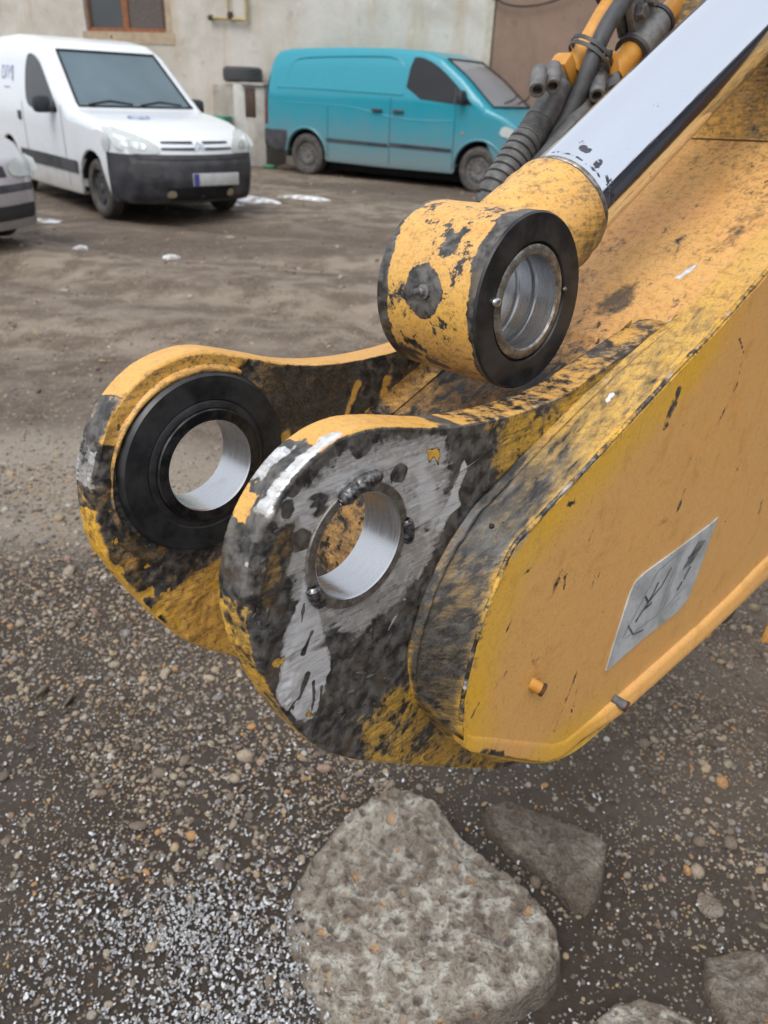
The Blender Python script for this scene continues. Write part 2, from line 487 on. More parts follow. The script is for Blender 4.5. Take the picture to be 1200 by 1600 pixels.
def scatter(name, P, rot, scl, variants, label, idx=None):
    me = bpy.data.meshes.new(name)
    me.from_pydata([tuple(map(float, p)) for p in P], [], [])
    a = me.attributes.new('rot', 'FLOAT_VECTOR', 'POINT'); a.data.foreach_set('vector', np.asarray(rot, np.float32).ravel())
    a = me.attributes.new('scl', 'FLOAT_VECTOR', 'POINT'); a.data.foreach_set('vector', np.asarray(scl, np.float32).ravel())
    o = bpy.data.objects.new(name, me); COL.objects.link(o)
    c = bpy.data.collections.new(name + '_shapes')
    for vo in variants: c.objects.link(vo)
    g = bpy.data.node_groups.new(name + '_nodes', 'GeometryNodeTree')
    g.interface.new_socket('Geometry', in_out='INPUT', socket_type='NodeSocketGeometry')
    g.interface.new_socket('Geometry', in_out='OUTPUT', socket_type='NodeSocketGeometry')
    gi = g.nodes.new('NodeGroupInput'); go = g.nodes.new('NodeGroupOutput')
    mp = g.nodes.new('GeometryNodeMeshToPoints')
    ci = g.nodes.new('GeometryNodeCollectionInfo'); ci.inputs['Collection'].default_value = c
    ci.inputs['Separate Children'].default_value = True; ci.inputs['Reset Children'].default_value = True
    ip = g.nodes.new('GeometryNodeInstanceOnPoints'); ip.inputs['Pick Instance'].default_value = True
    def attr(nm):
        n = g.nodes.new('GeometryNodeInputNamedAttribute'); n.data_type = 'FLOAT_VECTOR'; n.inputs['Name'].default_value = nm; return n.outputs[0]
    g.links.new(gi.outputs[0], mp.inputs[0]); g.links.new(mp.outputs[0], ip.inputs['Points'])
    g.links.new(ci.outputs[0], ip.inputs['Instance'])
    g.links.new(attr('rot'), ip.inputs['Rotation']); g.links.new(attr('scl'), ip.inputs['Scale'])
    g.links.new(ip.outputs[0], go.inputs[0])
    md = o.modifiers.new('scatter', 'NODES'); md.node_group = g
    tag(o, label, None, None, 'stuff')
    return o
def variant(name, V, F, mat):
    me = bpy.data.meshes.new(name); me.from_pydata([tuple(map(float, v)) for v in V], [], F)
    me.polygons.foreach_set('use_smooth', [True] * len(F)); me.materials.append(mat)
    return bpy.data.objects.new(name, me)
peb_vars = [variant('pebble', *ico(k, 2, .55 + .07 * (k % 4), .35), M_PEB) for k in range(6)]
grit_vars = [variant('grit', *ico(k + 20, 1, .6, .5), M_PEB) for k in range(4)]

BOULDER_POLY = [(-.145, 1.02), (-.105, 1.082), (-.049, 1.145), (.026, 1.205), (.102, 1.195), (.155, 1.145), (.181, 1.078), (.240, 1.026), (.300, .972), (.343, .912), (.372, .843), (.345, .782), (.256, .730), (.166, .705), (.039, .665), (-.057, .702), (-.113, .773), (-.16, .875), (-.170, .95)]
def field(n, x0, x1, y0, y1, dens=None):
    x = rng.uniform(x0, x1, n); y = rng.uniform(y0, y1, n)
    if dens is not None:
        k = rng.random(n) < dens(x, y); x, y = x[k], y[k]
    return x, y
def wedge(x, y): return np.abs(x - .1) < .75 + y * .62
def clump(x, y, sc=1.6, seed=31, lo=-.15, hi=.35):
    return smooth(lo, hi, fbm(np.stack([x, y, 0 * x], -1), sc, 3, seed))
def offstone(x, y, m=.0): return sdpoly(np.c_[x, y], BOULDER_POLY) > m
# medium and large pebbles
X, Y, SZ = [], [], []
for n, box, lo, hi in ((26000, (-1.7, 1.9, .35, 2.6), .0028, .0065), (20000, (-1.7, 1.9, .4, 2.8), .0048, .0098), (1500, (-1.7, 1.9, .4, 2.8), .009, .0155), (240, (-1.7, 1.9, .4, 2.6), .016, .024),
                       (16000, (-4, 4, 2.3, 6.0), .004, .011), (1500, (-5, 5, 2.3, 8), .010, .024), (1600, (-8, 8, 6, 15), .010, .028)):
    x, y = field(n, *box, dens=lambda x, y: wedge(x, y) * (.18 + .82 * clump(x, y, 2.6)))
    s = lo * (hi / lo) ** (rng.random(len(x)) ** 1.7)
    k = offstone(x, y, .0) | (s < .004)
    X.append(x[k]); Y.append(y[k]); SZ.append(s[k])
X, Y, SZ = map(np.concatenate, (X, Y, SZ))
Z = ground_z(X, Y) + SZ * .22
k = offstone(X, Y, -.005)
X, Y, SZ, Z = X[k], Y[k], SZ[k], Z[k]
scatter('gravel', np.c_[X, Y, Z], np.c_[rng.normal(0, .35, (len(X), 2)), rng.uniform(0, 6.28, len(X))], np.c_[SZ, SZ * rng.uniform(.7, 1.1, len(X)), SZ * rng.uniform(.5, 1, len(X))], peb_vars, 'loose tan and grey pebbles lying in the mud')
x, y = field(90000, -1.6, 1.8, .35, 3.2, dens=lambda x, y: wedge(x, y) * (.15 + .85 * clump(x, y, 3.3, 77, -.3, .3)) * np.clip(1.9 - y * .5, .15, 1) * offstone(x, y))
s = rng.uniform(.0014, .0040, len(x))
scatter('grit', np.c_[x, y, ground_z(x, y) + s * .2], rng.uniform(0, 6.28, (len(x), 3)), np.c_[s, s, s], grit_vars, 'fine grit strewn over the mud')
# aluminium turnings
def chip(k):
    n = 7; L = 1.0; V = []
    bend = .5 + .5 * k
    for i in range(n):
        t_ = i / (n - 1) - .5; a = t_ * bend * 2.2
        cx, cz = math.sin(a) / max(bend * 2.2, .01), (1 - math.cos(a)) / max(bend * 2.2, .01)
        w = .22 * (1 - (2 * t_) ** 4) + .03
        for sgn, zz in ((-1, 0), (1, .04), (1, .10), (-1, .07)):
            V.append((cx * 1.0, sgn * w + .12 * t_ * k, cz + zz))
    F = []
    for i in range(n - 1):
        for j in range(4): F.append((i * 4 + j, i * 4 + (j + 1) % 4, i * 4 + 4 + (j + 1) % 4, i * 4 + 4 + j))
    F += [(0, 3, 2, 1), (n * 4 - 4, n * 4 - 3, n * 4 - 2, n * 4 - 1)]
    return V, F
chip_vars = [variant('turning', *chip(k), M_CHIP) for k in (0.2, .8, 1.6, 2.4)]
def chipdens(x, y):
    d = 1.3 * np.exp(-(((x + .17) / .20) ** 2 + ((y - .77) / .15) ** 2)) + .45 * np.exp(-(((x + .36) / .28) ** 2 + ((y - .84) / .17) ** 2)) + .09 * np.exp(-(((x + .25) / .6) ** 2 + ((y - 1.05) / .4) ** 2)) + .25 * np.exp(-(((x - .23) / .12) ** 2 + ((y - .70) / .05) ** 2))
    return np.clip(d, 0, 1) * (.40 + .60 * clump(x, y, 9, 91, -.3, .3))
x, y = field(130000, -1.2, .8, .35, 1.8, dens=chipdens)
s = rng.uniform(.005, .0135, len(x)) * (.75 + .25 * (rng.random(len(x)) > .5))
CHX, CHY = x, y
sdv = sdpoly(np.c_[x, y], BOULDER_POLY)
k = sdv > -.002 - .10 * smooth(.02, -.12, x + .5 * (y - .80)) * rng.random(len(x))
x, y, s = x[k], y[k], s[k]
scatter('metal_turnings', np.c_[x, y, ground_z(x, y) + .003 + rng.uniform(0, .006, len(x))], np.c_[rng.normal(0, .6, (len(x), 2)), rng.uniform(0, 6.28, len(x))], np.c_[s, s, s], chip_vars, 'bright silver metal turnings heaped on the gravel beside the big stone')

# ------------------------------------------------------------------ boulders
def worley(p, scale, seed):
    p = np.asarray(p, float) * scale; i = np.floor(p).astype(np.int64); best = np.full(len(p), 9.); cid = np.zeros(len(p))
    for dx in (-1, 0, 1):
        for dy in (-1, 0, 1):
            for dz in (-1, 0, 1):
                j = i + np.array([dx, dy, dz])
                o = np.stack([_h(j[:, 0], j[:, 1], j[:, 2], seed + q) for q in (1, 2, 3)], -1)
                d = np.linalg.norm(j + o - p, axis=1)
                u_ = _h(j[:, 0], j[:, 1], j[:, 2], seed + 9)
                m_ = d < best; best = np.where(m_, d, best); cid = np.where(m_, u_, cid)
    return best, cid
def m_rock():
    t = NT('conglomerate_rock')
    n = t.noise(9, 7, .65); f = t.noise(120, 6, .7); g = t.noise(30, 5, .6)
    c = t.mix(t.ramp(n, .35, .65), (.19, .155, .12), (.33, .295, .24))
    c = t.mix(t.ramp(g, .46, .60, 0, .8), c, (.50, .48, .42))
    at = t.n('ShaderNodeAttribute', attribute_name='wear')
    sp = t.n('ShaderNodeSeparateColor'); t.l(at.outputs['Color'], sp.inputs[0])
    pc = t.mix(sp.outputs[1], (.075, .058, .046), (.24, .185, .14)); pc = t.mix(t.ramp(sp.outputs[1], .93, .96), pc, (.46, .27, .12))
    c = t.mix(t.math('MULTIPLY', sp.outputs[0], .85), c, pc)
    c = t.mix(t.ramp(f, .55, .7, 0, .6), c, (.06, .05, .04))
    c = t.mix(sp.outputs[2], c, (.115, .088, .064))
    wv_ = t.n('ShaderNodeVectorMath', operation='ADD'); t.l(t.obj(), wv_.inputs[0])
    nv = t.n('ShaderNodeTexNoise'); t.l(t.obj(), nv.inputs['Vector']); nv.inputs['Scale'].default_value = 30; sc_ = t.n('ShaderNodeVectorMath', operation='SCALE'); t.l(nv.outputs['Color'], sc_.inputs[0]); sc_.inputs['Scale'].default_value = .03
    t.l(sc_.outputs[0], wv_.inputs[1])
    vv = t.vor(75, wv_.outputs[0]); v3 = t.vor(190, wv_.outputs[0])
    c = t.mix(t.ramp(vv, .45, .15, 0, .45), c, (.13, .10, .08)); c = t.mix(t.ramp(v3, .3, .1, 0, .4), c, (.42, .39, .34))
    t.fin(c, .85, 0); b = t.bump(f, 1.0, .004, t.bump(g, .8, .009)); b = t.bump(vv, 1.0, .006, b); t.bump(v3, .7, .003, b); return t.m
M_ROCK = m_rock()
def boulder(name, poly, h, label, seed, rise, nr=110, na=420, mud=0.0):
    P = resample(chaikin(poly, 1, True), na, True)
    c = P.mean(0)
    rr = np.linspace(0, 1, nr) ** .8
    A = np.zeros((nr, na, 3))
    for i, r in enumerate(rr):
        q = c + (P - c) * r
        edge = smooth(1.0, .93, r) ** .7
        base = ground_z(q[:, 0], q[:, 1])
        A[i, :, :2] = q
        slope = rise(q[:, 0] - c[0], q[:, 1] - c[1])
        A[i, :, 2] = base - .03 + (h * slope + .03) * edge
    V = A.reshape(-1, 3)
    e3 = V * 1.0
    V[:, 2] += .013 * fbm(e3, 7, 4, seed) * 1 + .005 * fbm(e3, 30, 3, seed + 3)
    wp_ = e3 + .012 * np.stack([fbm(e3, 20, 3, seed + 21), fbm(e3, 20, 3, seed + 22), fbm(e3, 20, 3, seed + 23)], -1)
    d, cid = worley(wp_ * np.array([1, 1, 1.3]), 44, seed)
    d2, cid2 = worley(wp_, 85, seed + 5)
    peb = smooth(.55, .25, d) * (cid > .40); peb2 = smooth(.5, .2, d2) * (cid2 > .5)
    sgn = np.where(cid > .80, .8, -1.0)
    V[:, 2] += .0048 * peb * sgn - .0036 * peb2 + .0065 * fbm(e3, 55, 4, seed + 31)
    ridged = 1 - np.abs(fbm(e3, 9, 3, seed + 41)); V[:, 2] += .030 * (ridged - .85) * np.repeat(smooth(1.0, .85, rr), na)
    peb2 = peb2 * (cid2 > .7)
    V[:, :2] += (.006 * np.stack([fbm(e3, 16, 3, seed + 7), fbm(e3, 16, 3, seed + 8)], -1))
    mb = MB().grid(V.reshape(nr, na, 3), cv=True)
    o = mb.build(name, M_ROCK, None, True, None)
    pm = np.clip(peb + peb2, 0, 1)
    low = np.clip(smooth(.84, 1.0, np.repeat(rr, na)) * .8 + mud + (.35 + mud) * smooth(-.1, .5, fbm(e3, 5, 3, seed + 2)), 0, 1)
    W = np.c_[pm, np.where(peb > .2, cid * 1.6 % 1, cid2), low, np.zeros(len(V))]
    set_wear(o, W)
    tag(o, label, 'stone')
    return o
boulder('stone', BOULDER_POLY, .070, 'large pitted conglomerate stone lying under the yellow lugs', 5, lambda x, y: np.clip(.62 + 2.2 * x + .8 * y, .05, 1.0))
boulder('stone', [(.228, 1.179), (.315, 1.195), (.421, 1.155), (.52, 1.12), (.481, 1.011), (.445, .935), (.40, .945), (.345, 1.02), (.262, 1.09)], .030, 'half buried muddy stone just right of the large pitted stone', 15, lambda x, y: np.clip(.8 - x, .3, 1.2), 50, 200, .25)
boulder('stone', [(.36, .70), (.45, .765), (.54, .74), (.60, .66), (.52, .56), (.40, .58)], .07, 'brown rounded stone at the bottom edge right of the large stone', 25, lambda x, y: 1.0 + 0 * x, 50, 200)
boulder('stone', [(.60, .86), (.72, .90), (.85, .82), (.88, .68), (.76, .60), (.62, .66)], .02, 'flat half buried brown stone near the bottom right corner', 35, lambda x, y: 1.0 + 0 * x, 50, 200, .6)
for (sx, sy, r_, sd_, lb) in ((-.67, 1.93, .03, 3, 'pale stone in the mud below the far lug, left of the shaft'), (.68, .97, .026, 4, 'orange tan pebble right of the half buried stone')):
    V, F = ico(sd_, 3, .5, .3)
    o = mesh_obj('stone', V * r_, F, M_ROCK, None, True); o.location = (sx, sy, gz(sx, sy) + r_ * .2)
    set_wear(o, np.tile([.9, .6 if sd_ == 3 else .9, 0, 0], (len(V), 1))); tag(o, lb, 'stone')
# chips lying on top of the large stone's left side
# snow remnants
def m_snow():
    t = NT('dirty_snow'); n = t.noise(9, 5)
    t.fin(t.mix(t.ramp(n, .40, .62), (.74, .76, .80), (.30, .27, .24)), .7, 0); t.bump(n, .4, .01); return t.m
M_SNOW = m_snow()
def patch(name, cx, cy, ax, ay, rot, h, seed, label, cat, mat=M_SNOW):
    n, m = 16, 64; A = np.zeros((n, m, 3)); a = np.arange(m) * 2 * PI / m
    for i in range(n):
        r = i / (n - 1)
        rad = r * (1 + .75 * fbm(np.c_[np.cos(a) * 1.2, np.sin(a) * 1.2, 0 * a], 1.3, 3, seed))
        x = ax * rad * np.cos(a); y = ay * rad * np.sin(a)
        X_ = cx + x * math.cos(rot) - y * math.sin(rot); Y_ = cy + x * math.sin(rot) + y * math.cos(rot)
        A[i] = np.c_[X_, Y_, ground_z(X_, Y_) + h * (1 - r ** 3) - .012 * (r > .95)]
    o = MB().grid(A, cv=True).build(name, mat, None, True, None)
    return tag(o, label, cat)
patch('snow_patch', -1.93, 11.15, .36, .20, -.5, .05, 3, 'melting snow patch by the front bumper of the white van', 'snow')
patch('snow_patch', -1.30, 11.6, .42, .11, -.4, .035, 4, 'thin streak of melting snow between the two vans', 'snow')
patch('snow_patch', -2.12, 10.65, .12, .07, 0, .03, 6, 'small grey lump of snow under the corner of the white van', 'snow')
patch('snow_patch', -3.86, 8.75, .18, .10, .1, .02, 5, 'round white snow patch beside the grey car', 'snow')
for (lx, ly, sc_, sdd, lb) in ((-2.55, 5.95, .05, 1, 'pale stone on the rutted yard in front of the grey car'), (-2.9, 7.3, .07, 2, 'white scrap on the mud ahead of the white van wheel'), (-1.7, 8.2, .06, 3, 'pale stone on the yard before the white van bumper'), (.2, 8.0, .05, 4, 'pale stone on the yard before the teal van'), (-2.05, 7.25, .09, 6, 'flat whitish lump in front of the white van')):
    V, F = ico(sdd, 2, .35, .4)
    o = mesh_obj('stone', V * sc_, F, M_SNOW if sdd in (2, 6) else M_ROCK, None, True); o.location = (lx, ly, gz(lx, ly) + sc_ * .1)
    if sdd not in (2, 6): set_wear(o, np.tile([.2, .6, 0, 0], (len(V), 1)))
    tag(o, lb, 'stone')

# ================================================================== EXCAVATOR ARM (local frame: x along the arm, y up, z towards its near side, origin at the near pin bore)
ARM = Matrix(((.6984, -.0231, .7154, -.0193), (.7158, .0226, -.6980, .5247), (0, .9995, .0323, 1.0800), (0, 0, 0, 1)))
arm = empty('excavator_arm', mat=ARM)
tag(arm, 'worn yellow excavator arm end with two pin lugs and a warning sticker', 'excavator arm')
FRONT = [(.160, .066), (.136, .069), (.102, .075), (.055, .088), (.020, .097), (0, .099), (-.025, .097), (-.048, .089), (-.067, .077), (-.083, .061), (-.095, .043), (-.104, .022), (-.110, -.006), (-.109, -.032), (-.106, -.058), (-.096, -.088),
         (-.083, -.122), (-.064, -.161), (-.043, -.194), (.001, -.236), (.073, -.292), (.17, -.366), (.27, -.440), (.40, -.445), (.50, -.30), (.53, -.10), (.52, .02), (.500, .105), (.471, .096), (.430, .0915), (.390, .086), (.343, .073), (.300, .065), (.275, .0615), (.230, .0615), (.192, .063)]
LUG_OUT = chaikin(FRONT, 2, True)
TH = .038          # lug thickness
ZF = -.255         # outer face of the far lug
def lug_outline(n):
    """outline sampled on n rays from the bore centre"""
    P = resample(LUG_OUT, 3000, True); a = np.arctan2(P[:, 1], P[:, 0]); o = np.argsort(a)
    # sample denser round the nose
    t = np.linspace(-PI, PI, n + 1)[:-1]
    r = np.interp(t, a[o], np.hypot(P[o, 0], P[o, 1]), period=2 * PI)
    return t, r
NA = 900
TA, RO = lug_outline(NA)
cs = np.stack([np.cos(TA), np.sin(TA)], -1)
def lug_relief(x, y, seed):
    p = np.stack([x, y, 0 * x + seed], -1)
    rough_zone = smooth(-.03, -.10, y) * smooth(.20, .05, x)
    edge_zone = smooth(-.045, -.085, x)
    z = .0006 * fbm(p, 30, 3, seed) + .0035 * fbm(p, 55, 4, seed + 1) * rough_zone * smooth(-.1, .3, fbm(p, 16, 2, seed + 5))
    z = z + .0028 * fbm(p, 70, 3, seed + 2) * edge_zone
    return z
def rim_nick(th, zf, seed):
    p = np.stack([np.cos(th) * 1.0, np.sin(th) * 1.0, zf * 0 + zf], -1)
    x = np.cos(th); y = np.sin(th)
    worn_ = smooth(-.35, -.75, x) * smooth(.75, .2, y)
    return -.0006 + .0009 * fbm(p, 6, 3, seed) + worn_ * .0026 * np.minimum(fbm(p * np.array([1, 1, 30]), 9, 4, seed + 1), .35)
def lug(name, z_face, z_back, bore, seed, label, wearfn, flip):
    RO = globals()['RO'] + (np.interp(np.degrees(TA), [-180, -150, -120, -90, 10, 25, 45, 90, 135, 180], [.007, .009, .004, .002, .0, .004, .007, .012, .011, .007]) if flip else 0)
    """z_face: the face towards +z (near side); builds face, rim and back as one mesh"""
    nr = 120
    k = np.linspace(0, 1, nr) ** 1.15
    rows = []
    zf = np.zeros(NA)
    ro = RO + rim_nick(TA, zf, seed)
    for i, q in enumerate(k):
        r = bore + (ro - .003 - bore) * q
        x, y = cs[:, 0] * r, cs[:, 1] * r
        z = z_face + lug_relief(x, y, seed) * smooth(0, .06, np.full(NA, q))
        rows.append(np.stack([x, y, z], -1))
    m = 16
    for j in range(m + 1):
        q = j / m
        zz = (z_face - .0025) * (1 - q) + (z_back + .0025) * q
        r = RO + rim_nick(TA, np.full(NA, q * .04), seed) + .0006 * math.sin(q * PI)
        rows.append(np.stack([cs[:, 0] * r, cs[:, 1] * r, np.full(NA, zz)], -1))
    for q in np.linspace(1, 0, 14):
        r = bore + (RO - .003 - bore) * q
        rows.append(np.stack([cs[:, 0] * r, cs[:, 1] * r, np.full(NA, z_back)], -1))
    A = np.array(rows)
    mb = MB().grid(A, cv=True)
    o = mb.build(name, M_WORN, arm, True, 50)
    V = verts(o)
    set_wear(o, wearfn(V, z_face, z_back))
    if label: o['label'] = label
    return o
def nfix(V, sc, seed): return fbm(V, sc, 3, seed)
def near_wear(V, zf, zb):
    n = len(V); q = V[:, :2]; R = np.zeros(n); G = np.zeros(n) + .06; B = np.zeros(n) + .12; A = np.full(n, .7)
    nz = nfix(V, 45, 3) * .004 + nfix(V, 140, 33) * .0030
    def ins(poly, s=.005): return smooth(s, -s, sdpoly(q, poly) + nz)
    face = smooth(-.004, -.001, V[:, 2] - zf) > .5
    rim = (~(V[:, 2] > zf - .0012)) & (V[:, 2] > zb + .0005)
    # ground steel areas on the face
    R = np.maximum(R, .64 * ins([(-.086, .055), (-.067, .067), (-.038, .080), (-.005, .093), (.05, .080), (.105, .070), (.112, .018), (.108, -.02), (.085, -.055), (.04, -.085), (.0, -.09), (-.05, -.07), (-.07, -.03), (-.078, .02)], .012))
    R = np.maximum(R, .78 * ins([(-.082, .055), (-.067, .066), (-.03, .075), (.02, .074), (.08, .060), (.095, .02), (.07, .02), (.05, .05), (.0, .062), (-.03, .05), (-.05, .022), (-.072, .024)], .008))
    R = np.maximum(R, 1.02 * ins([(-.057, -.006), (-.045, -.03), (-.037, -.060), (-.030, -.100), (-.050, -.156), (-.071, -.140), (-.088, -.108), (-.078, -.05), (-.066, -.032)]))
    R = np.maximum(R, 1.05 * ins([(.127, .038), (.133, .028), (.121, .007), (.127, -.008), (.114, -.010), (.098, -.028), (.093, -.019), (.108, .005)], .002))
    R = np.maximum(R, .95 * smooth(.003, .0, np.abs(sdseg(q, (.082, -.052), (.030, -.108))) + nz * .3) * (nfix(V, 60, 8) > -.15))
    R = np.maximum(R, .82 * ins([(.058, .034), (.090, .033), (.105, -.008), (.086, -.032), (.064, -.018), (.067, .007)], .008))
    R = np.maximum(R, .80 * smooth(.014, .0, np.abs(np.hypot(q[:, 0], q[:, 1]) - .060)) * smooth(-.2, .4, nfix(V, 25, 15)))
    # darker smears
    for (cx, cy, r_) in ((-.062, .071, .005), (-.068, .055, .006), (.003, .086, .011), (-.075, .036, .004), (-.086, .028, .013), (.045, .05, .008), (-.058, .028, .009), (-.086, -.01, .014)):
        R *= smooth(r_ * .8, r_ * 1.25, np.hypot(q[:, 0] - cx, q[:, 1] - cy) + nz * .7)
    R *= 1 - .8 * smooth(.35, .75, nfix(V * np.array([1, 2.5, 1]), 28, 31))
    for (a, b, w) in (((-.060, -.075), (-.050, -.060), .003), ((-.066, -.118), (-.056, -.100), .004), ((-.075, -.125), (-.062, -.112), .0022), ((-.052, -.140), (-.050, -.110), .0025), ((-.06, -.045), (-.057, -.03), .0018), ((-.046, -.15), (-.042, -.12), .002)):
        R *= smooth(w * .4, w * 1.2, sdseg(q, a, b) + nz * .5)
    G = np.maximum(G, .34 * smooth(.05, .0, np.abs(np.hypot(q[:, 0] - .10, q[:, 1] - .02) - .01)) * smooth(.0, .5, nfix(V, 40, 71)))
    # bronze band, yellow remains
    br = ins([(-.071, .048), (-.060, .046), (-.066, .020), (-.079, -.005), (-.092, -.03), (-.099, -.01), (-.090, .028)], .004)
    R = R * (1 - br); G = np.maximum(G, .40 * br); B = np.where(br > .4, .50, B)
    lowy = ins([(-.005, -.180), (.068, -.165), (.25, -.34), (.26, -.45), (.10, -.33), (.0, -.25)], .02)
    G = np.maximum(G, .52 * lowy); B = np.maximum(B, .36 * lowy); A = np.where(lowy > .3, 1.0, A)
    ry = ins([(.150, .070), (.255, .066), (.50, .11), (.50, .06), (.300, .028), (.202, .001), (.175, -.003)], .02)
    G = np.maximum(G, .54 * ry); B = np.maximum(B, .38 * ry); A = np.where(ry > .3, 1.0, A)
    fl = ins([(.076, .062), (.094, .057), (.092, .043), (.086, .05), (.081, .046)], .0015); G = np.maximum(G, .75 * fl * face); R *= 1 - fl
    B = np.where(R < .3, B + .10 * smooth(-.1, .5, nfix(V, 18, 44)), B)
    # rim
    th = np.arctan2(V[:, 1], V[:, 0]); dep = (zf - V[:, 2]) / (zf - zb)
    Gr = np.full(n, .10); Rr = np.full(n, .05)
    top = smooth(2.05, 1.90, th + nz * 30) * smooth(.55, .8, th)
    Gr = np.maximum(Gr, .98 * top * (V[:, 0] < .125)); Gr = np.maximum(Gr, .50 * ((V[:, 0] > .12) & (V[:, 1] > .0)))
    Rr = np.maximum(Rr, .70 * smooth(1.60, 1.75, th) * smooth(2.62, 2.52, th) * smooth(.34, .22, dep + nz * 45 - .10 * (th - 1.7)))
    Rr = np.maximum(Rr, .66 * smooth(2.02, 2.08, th + nz * 25) * smooth(2.42, 2.34, th + nz * 25) * smooth(.52, .62, dep + nz * 40))
    op = smooth(2.36, 2.42, th + nz * 25) * smooth(2.72, 2.62, th + nz * 25) * smooth(.35, .5, dep + nz * 40)
    Gr = np.maximum(Gr, .95 * op); Rr *= 1 - op
    lowr = smooth(-2.75, -2.55, th) * (th < 0) * (th > -3.0)
    Gr = np.maximum(Gr, .50 * (th < -2.0) * (th > -3.05)); Gr = np.maximum(Gr, .55 * (th > -2.0) * (th < 0))
    Rr = np.maximum(Rr, .9 * smooth(.004, .001, np.hypot((th - 2.93) * .11, (dep - .15) * .038)))
    G = np.where(rim, Gr, G); R = np.where(rim, Rr, R); B = np.where(rim, .10 + .1 * (th < -1.9), B); A = np.where(rim, .25 + .6 * (th < 0), A)
    back = V[:, 2] < zb + .0006
    G = np.where(back, .35, G); R = np.where(back, 0, R); B = np.where(back, .4, B)
    return np.c_[R, G, B, A]
def far_wear(V, zf, zb):
    n = len(V); q = V[:, :2]; nz = nfix(V, 35, 13) * .008
    def ins(poly, s=.012): return smooth(s, -s, sdpoly(q, poly) + nz)
    R = np.zeros(n); G = np.full(n, .34); B = np.full(n, .33); A = np.full(n, .35)
    th = np.arctan2(V[:, 1], V[:, 0]); rr = np.hypot(q[:, 0], q[:, 1])
    # orange ring upper left round the boss, black hollow to its right, orange belly under it
    G = np.where((rr < .115) & (th > 1.0) & (th < 2.7), .62, G)
    G = np.maximum(G, .84 * ins([(-.07, -.13), (.02, -.105), (.12, -.13), (.2, -.3), (.02, -.28), (-.06, -.20)]))
    hol = ins([(.07, .08), (.20, .07), (.23, .0), (.16, -.04), (.09, -.03), (.075, .03)])
    B = np.maximum(B, .62 * hol)
    for (a, b) in (((.205, .035), (.185, .0)), ((.17, .0), (.155, -.03)), ((.10, .0), (.105, -.04)), ((.25, .03), (.24, .0))):
        s = smooth(.010, .003, sdseg(q, a, b) + nz * .5); G = np.maximum(G, .72 * s); B = B * (1 - s)
    rim = (V[:, 2] < zf - .0012) & (V[:, 2] > zb + .0005)
    th = th + nz * 14; Gr = np.full(n, .95); Gr = np.where((th > 2.35) | (th < -3.0), .34, Gr); Gr = np.where((th < -2.2) & (th >= -3.0), .62, Gr)
    Rr = np.where(((th > 2.75) & (th < 3.1)), .55, 0.0)
    G = np.where(rim, Gr, G); R = np.where(rim, Rr, R); B = np.where(rim, .05, B); A = np.where(rim, .15 + .6 * (th < 0), A)
    return np.c_[R, G, B, A]
lug('lug', 0.0, -TH, .0545, 3, 'near lug ground down to bare steel', near_wear, False)
lug('lug', ZF + .033, ZF, .0545, 41, 'far lug with a black machined boss', far_wear, True)
# bushings (bore 45 mm radius)
def bushing(name, ro, ri, z0, z1, mat_face, mat_in, prof_bevel=.0015, parent=arm, c=(0, 0)):
    b = MB().lathe([(ri, z1 + .0), (ri + prof_bevel, z0 - 0 + 0), ], (c[0], c[1], 0), (0, 0, 1), 96) if False else None
    face = MB().lathe([(ri + .0012, z0), (ro - .001, z0), (ro, z0 - .001), (ro, z1)], (c[0], c[1], 0), (0, 0, 1), 96)
    o = face.build(name, mat_face, parent, True, 35)
    prof = [(ri + .0012, z0)] + [(ri, z0 - .0012 - (z0 - z1 - .0012) * k) for k in np.linspace(0, 1, 12)]
    inn = MB().lathe(prof, (c[0], c[1], 0), (0, 0, 1), 96).build('bore', mat_in, o, True, 35)
    MB().lathe([(ri, z1), (ro, z1)], (c[0], c[1], 0), (0, 0, 1), 96).build('back_rim', mat_face, o)
    return o
b1 = bushing('bushing', .0548, .045, .0022, -TH - .002, M_RING, M_BORE)
b1['label'] = 'steel bushing with weld beads in the near lug'
# far boss: black machined disc standing proud, chamfered towards the bushing
zb = ZF + .033
MB().lathe([(.094, zb - .004), (.092, zb + .001), (.0895, zb + .0065), (.088, zb + .0085), (.066, zb + .0090), (.0642, zb + .0078), (.0625, zb + .0088), (.0575, zb + .0094), (.0565, zb + .006)], (0, 0, 0), (0, 0, 1), 128).build('boss', M_DARKSTEEL, arm, True, 30)
b2 = bushing('bushing', .0570, .045, zb + .0125, ZF - .002, M_BUSH_DARK, M_BORE, .0015)
b2['label'] = 'polished bushing in the far lug'
# raised step ring on the far lug's inner face
stp = MB()
t2 = np.linspace(math.radians(60), math.radians(235), 140)
r0 = np.interp(t2, TA, RO, period=2 * PI)
r0b = np.interp(t2 % (2 * PI) - 2 * PI * ((t2 % (2 * PI)) > PI), TA, RO)
prof = [(.0975, zb - .001), (.0985, zb + .004), (.1000, zb + .0055)]
rows = []
for q, dz in ((0, -.001), (.25, .0035), (.55, .0045), (.85, .0035), (1.0, -.0005)):
    r = .0975 + (np.minimum(r0b - .010, .112) - .0975) * q
    rows.append(np.stack([np.cos(t2) * r, np.sin(t2) * r, np.full(len(t2), zb + dz) + .0004 * fbm(np.stack([np.cos(t2), np.sin(t2), 0 * t2 + q], -1), 12, 3, 5)], -1))
so = stp.grid(np.array(rows)).build('step_ring', M_WORN, arm, True, None)
Vs = verts(so); set_wear(so, np.c_[np.zeros(len(Vs)), .50 + .17 * smooth(0, .05, Vs[:, 1]) - .14 * smooth(-.03, -.07, Vs[:, 1]), .34 + .2 * smooth(0, -.05, Vs[:, 1]), np.full(len(Vs), .2)])

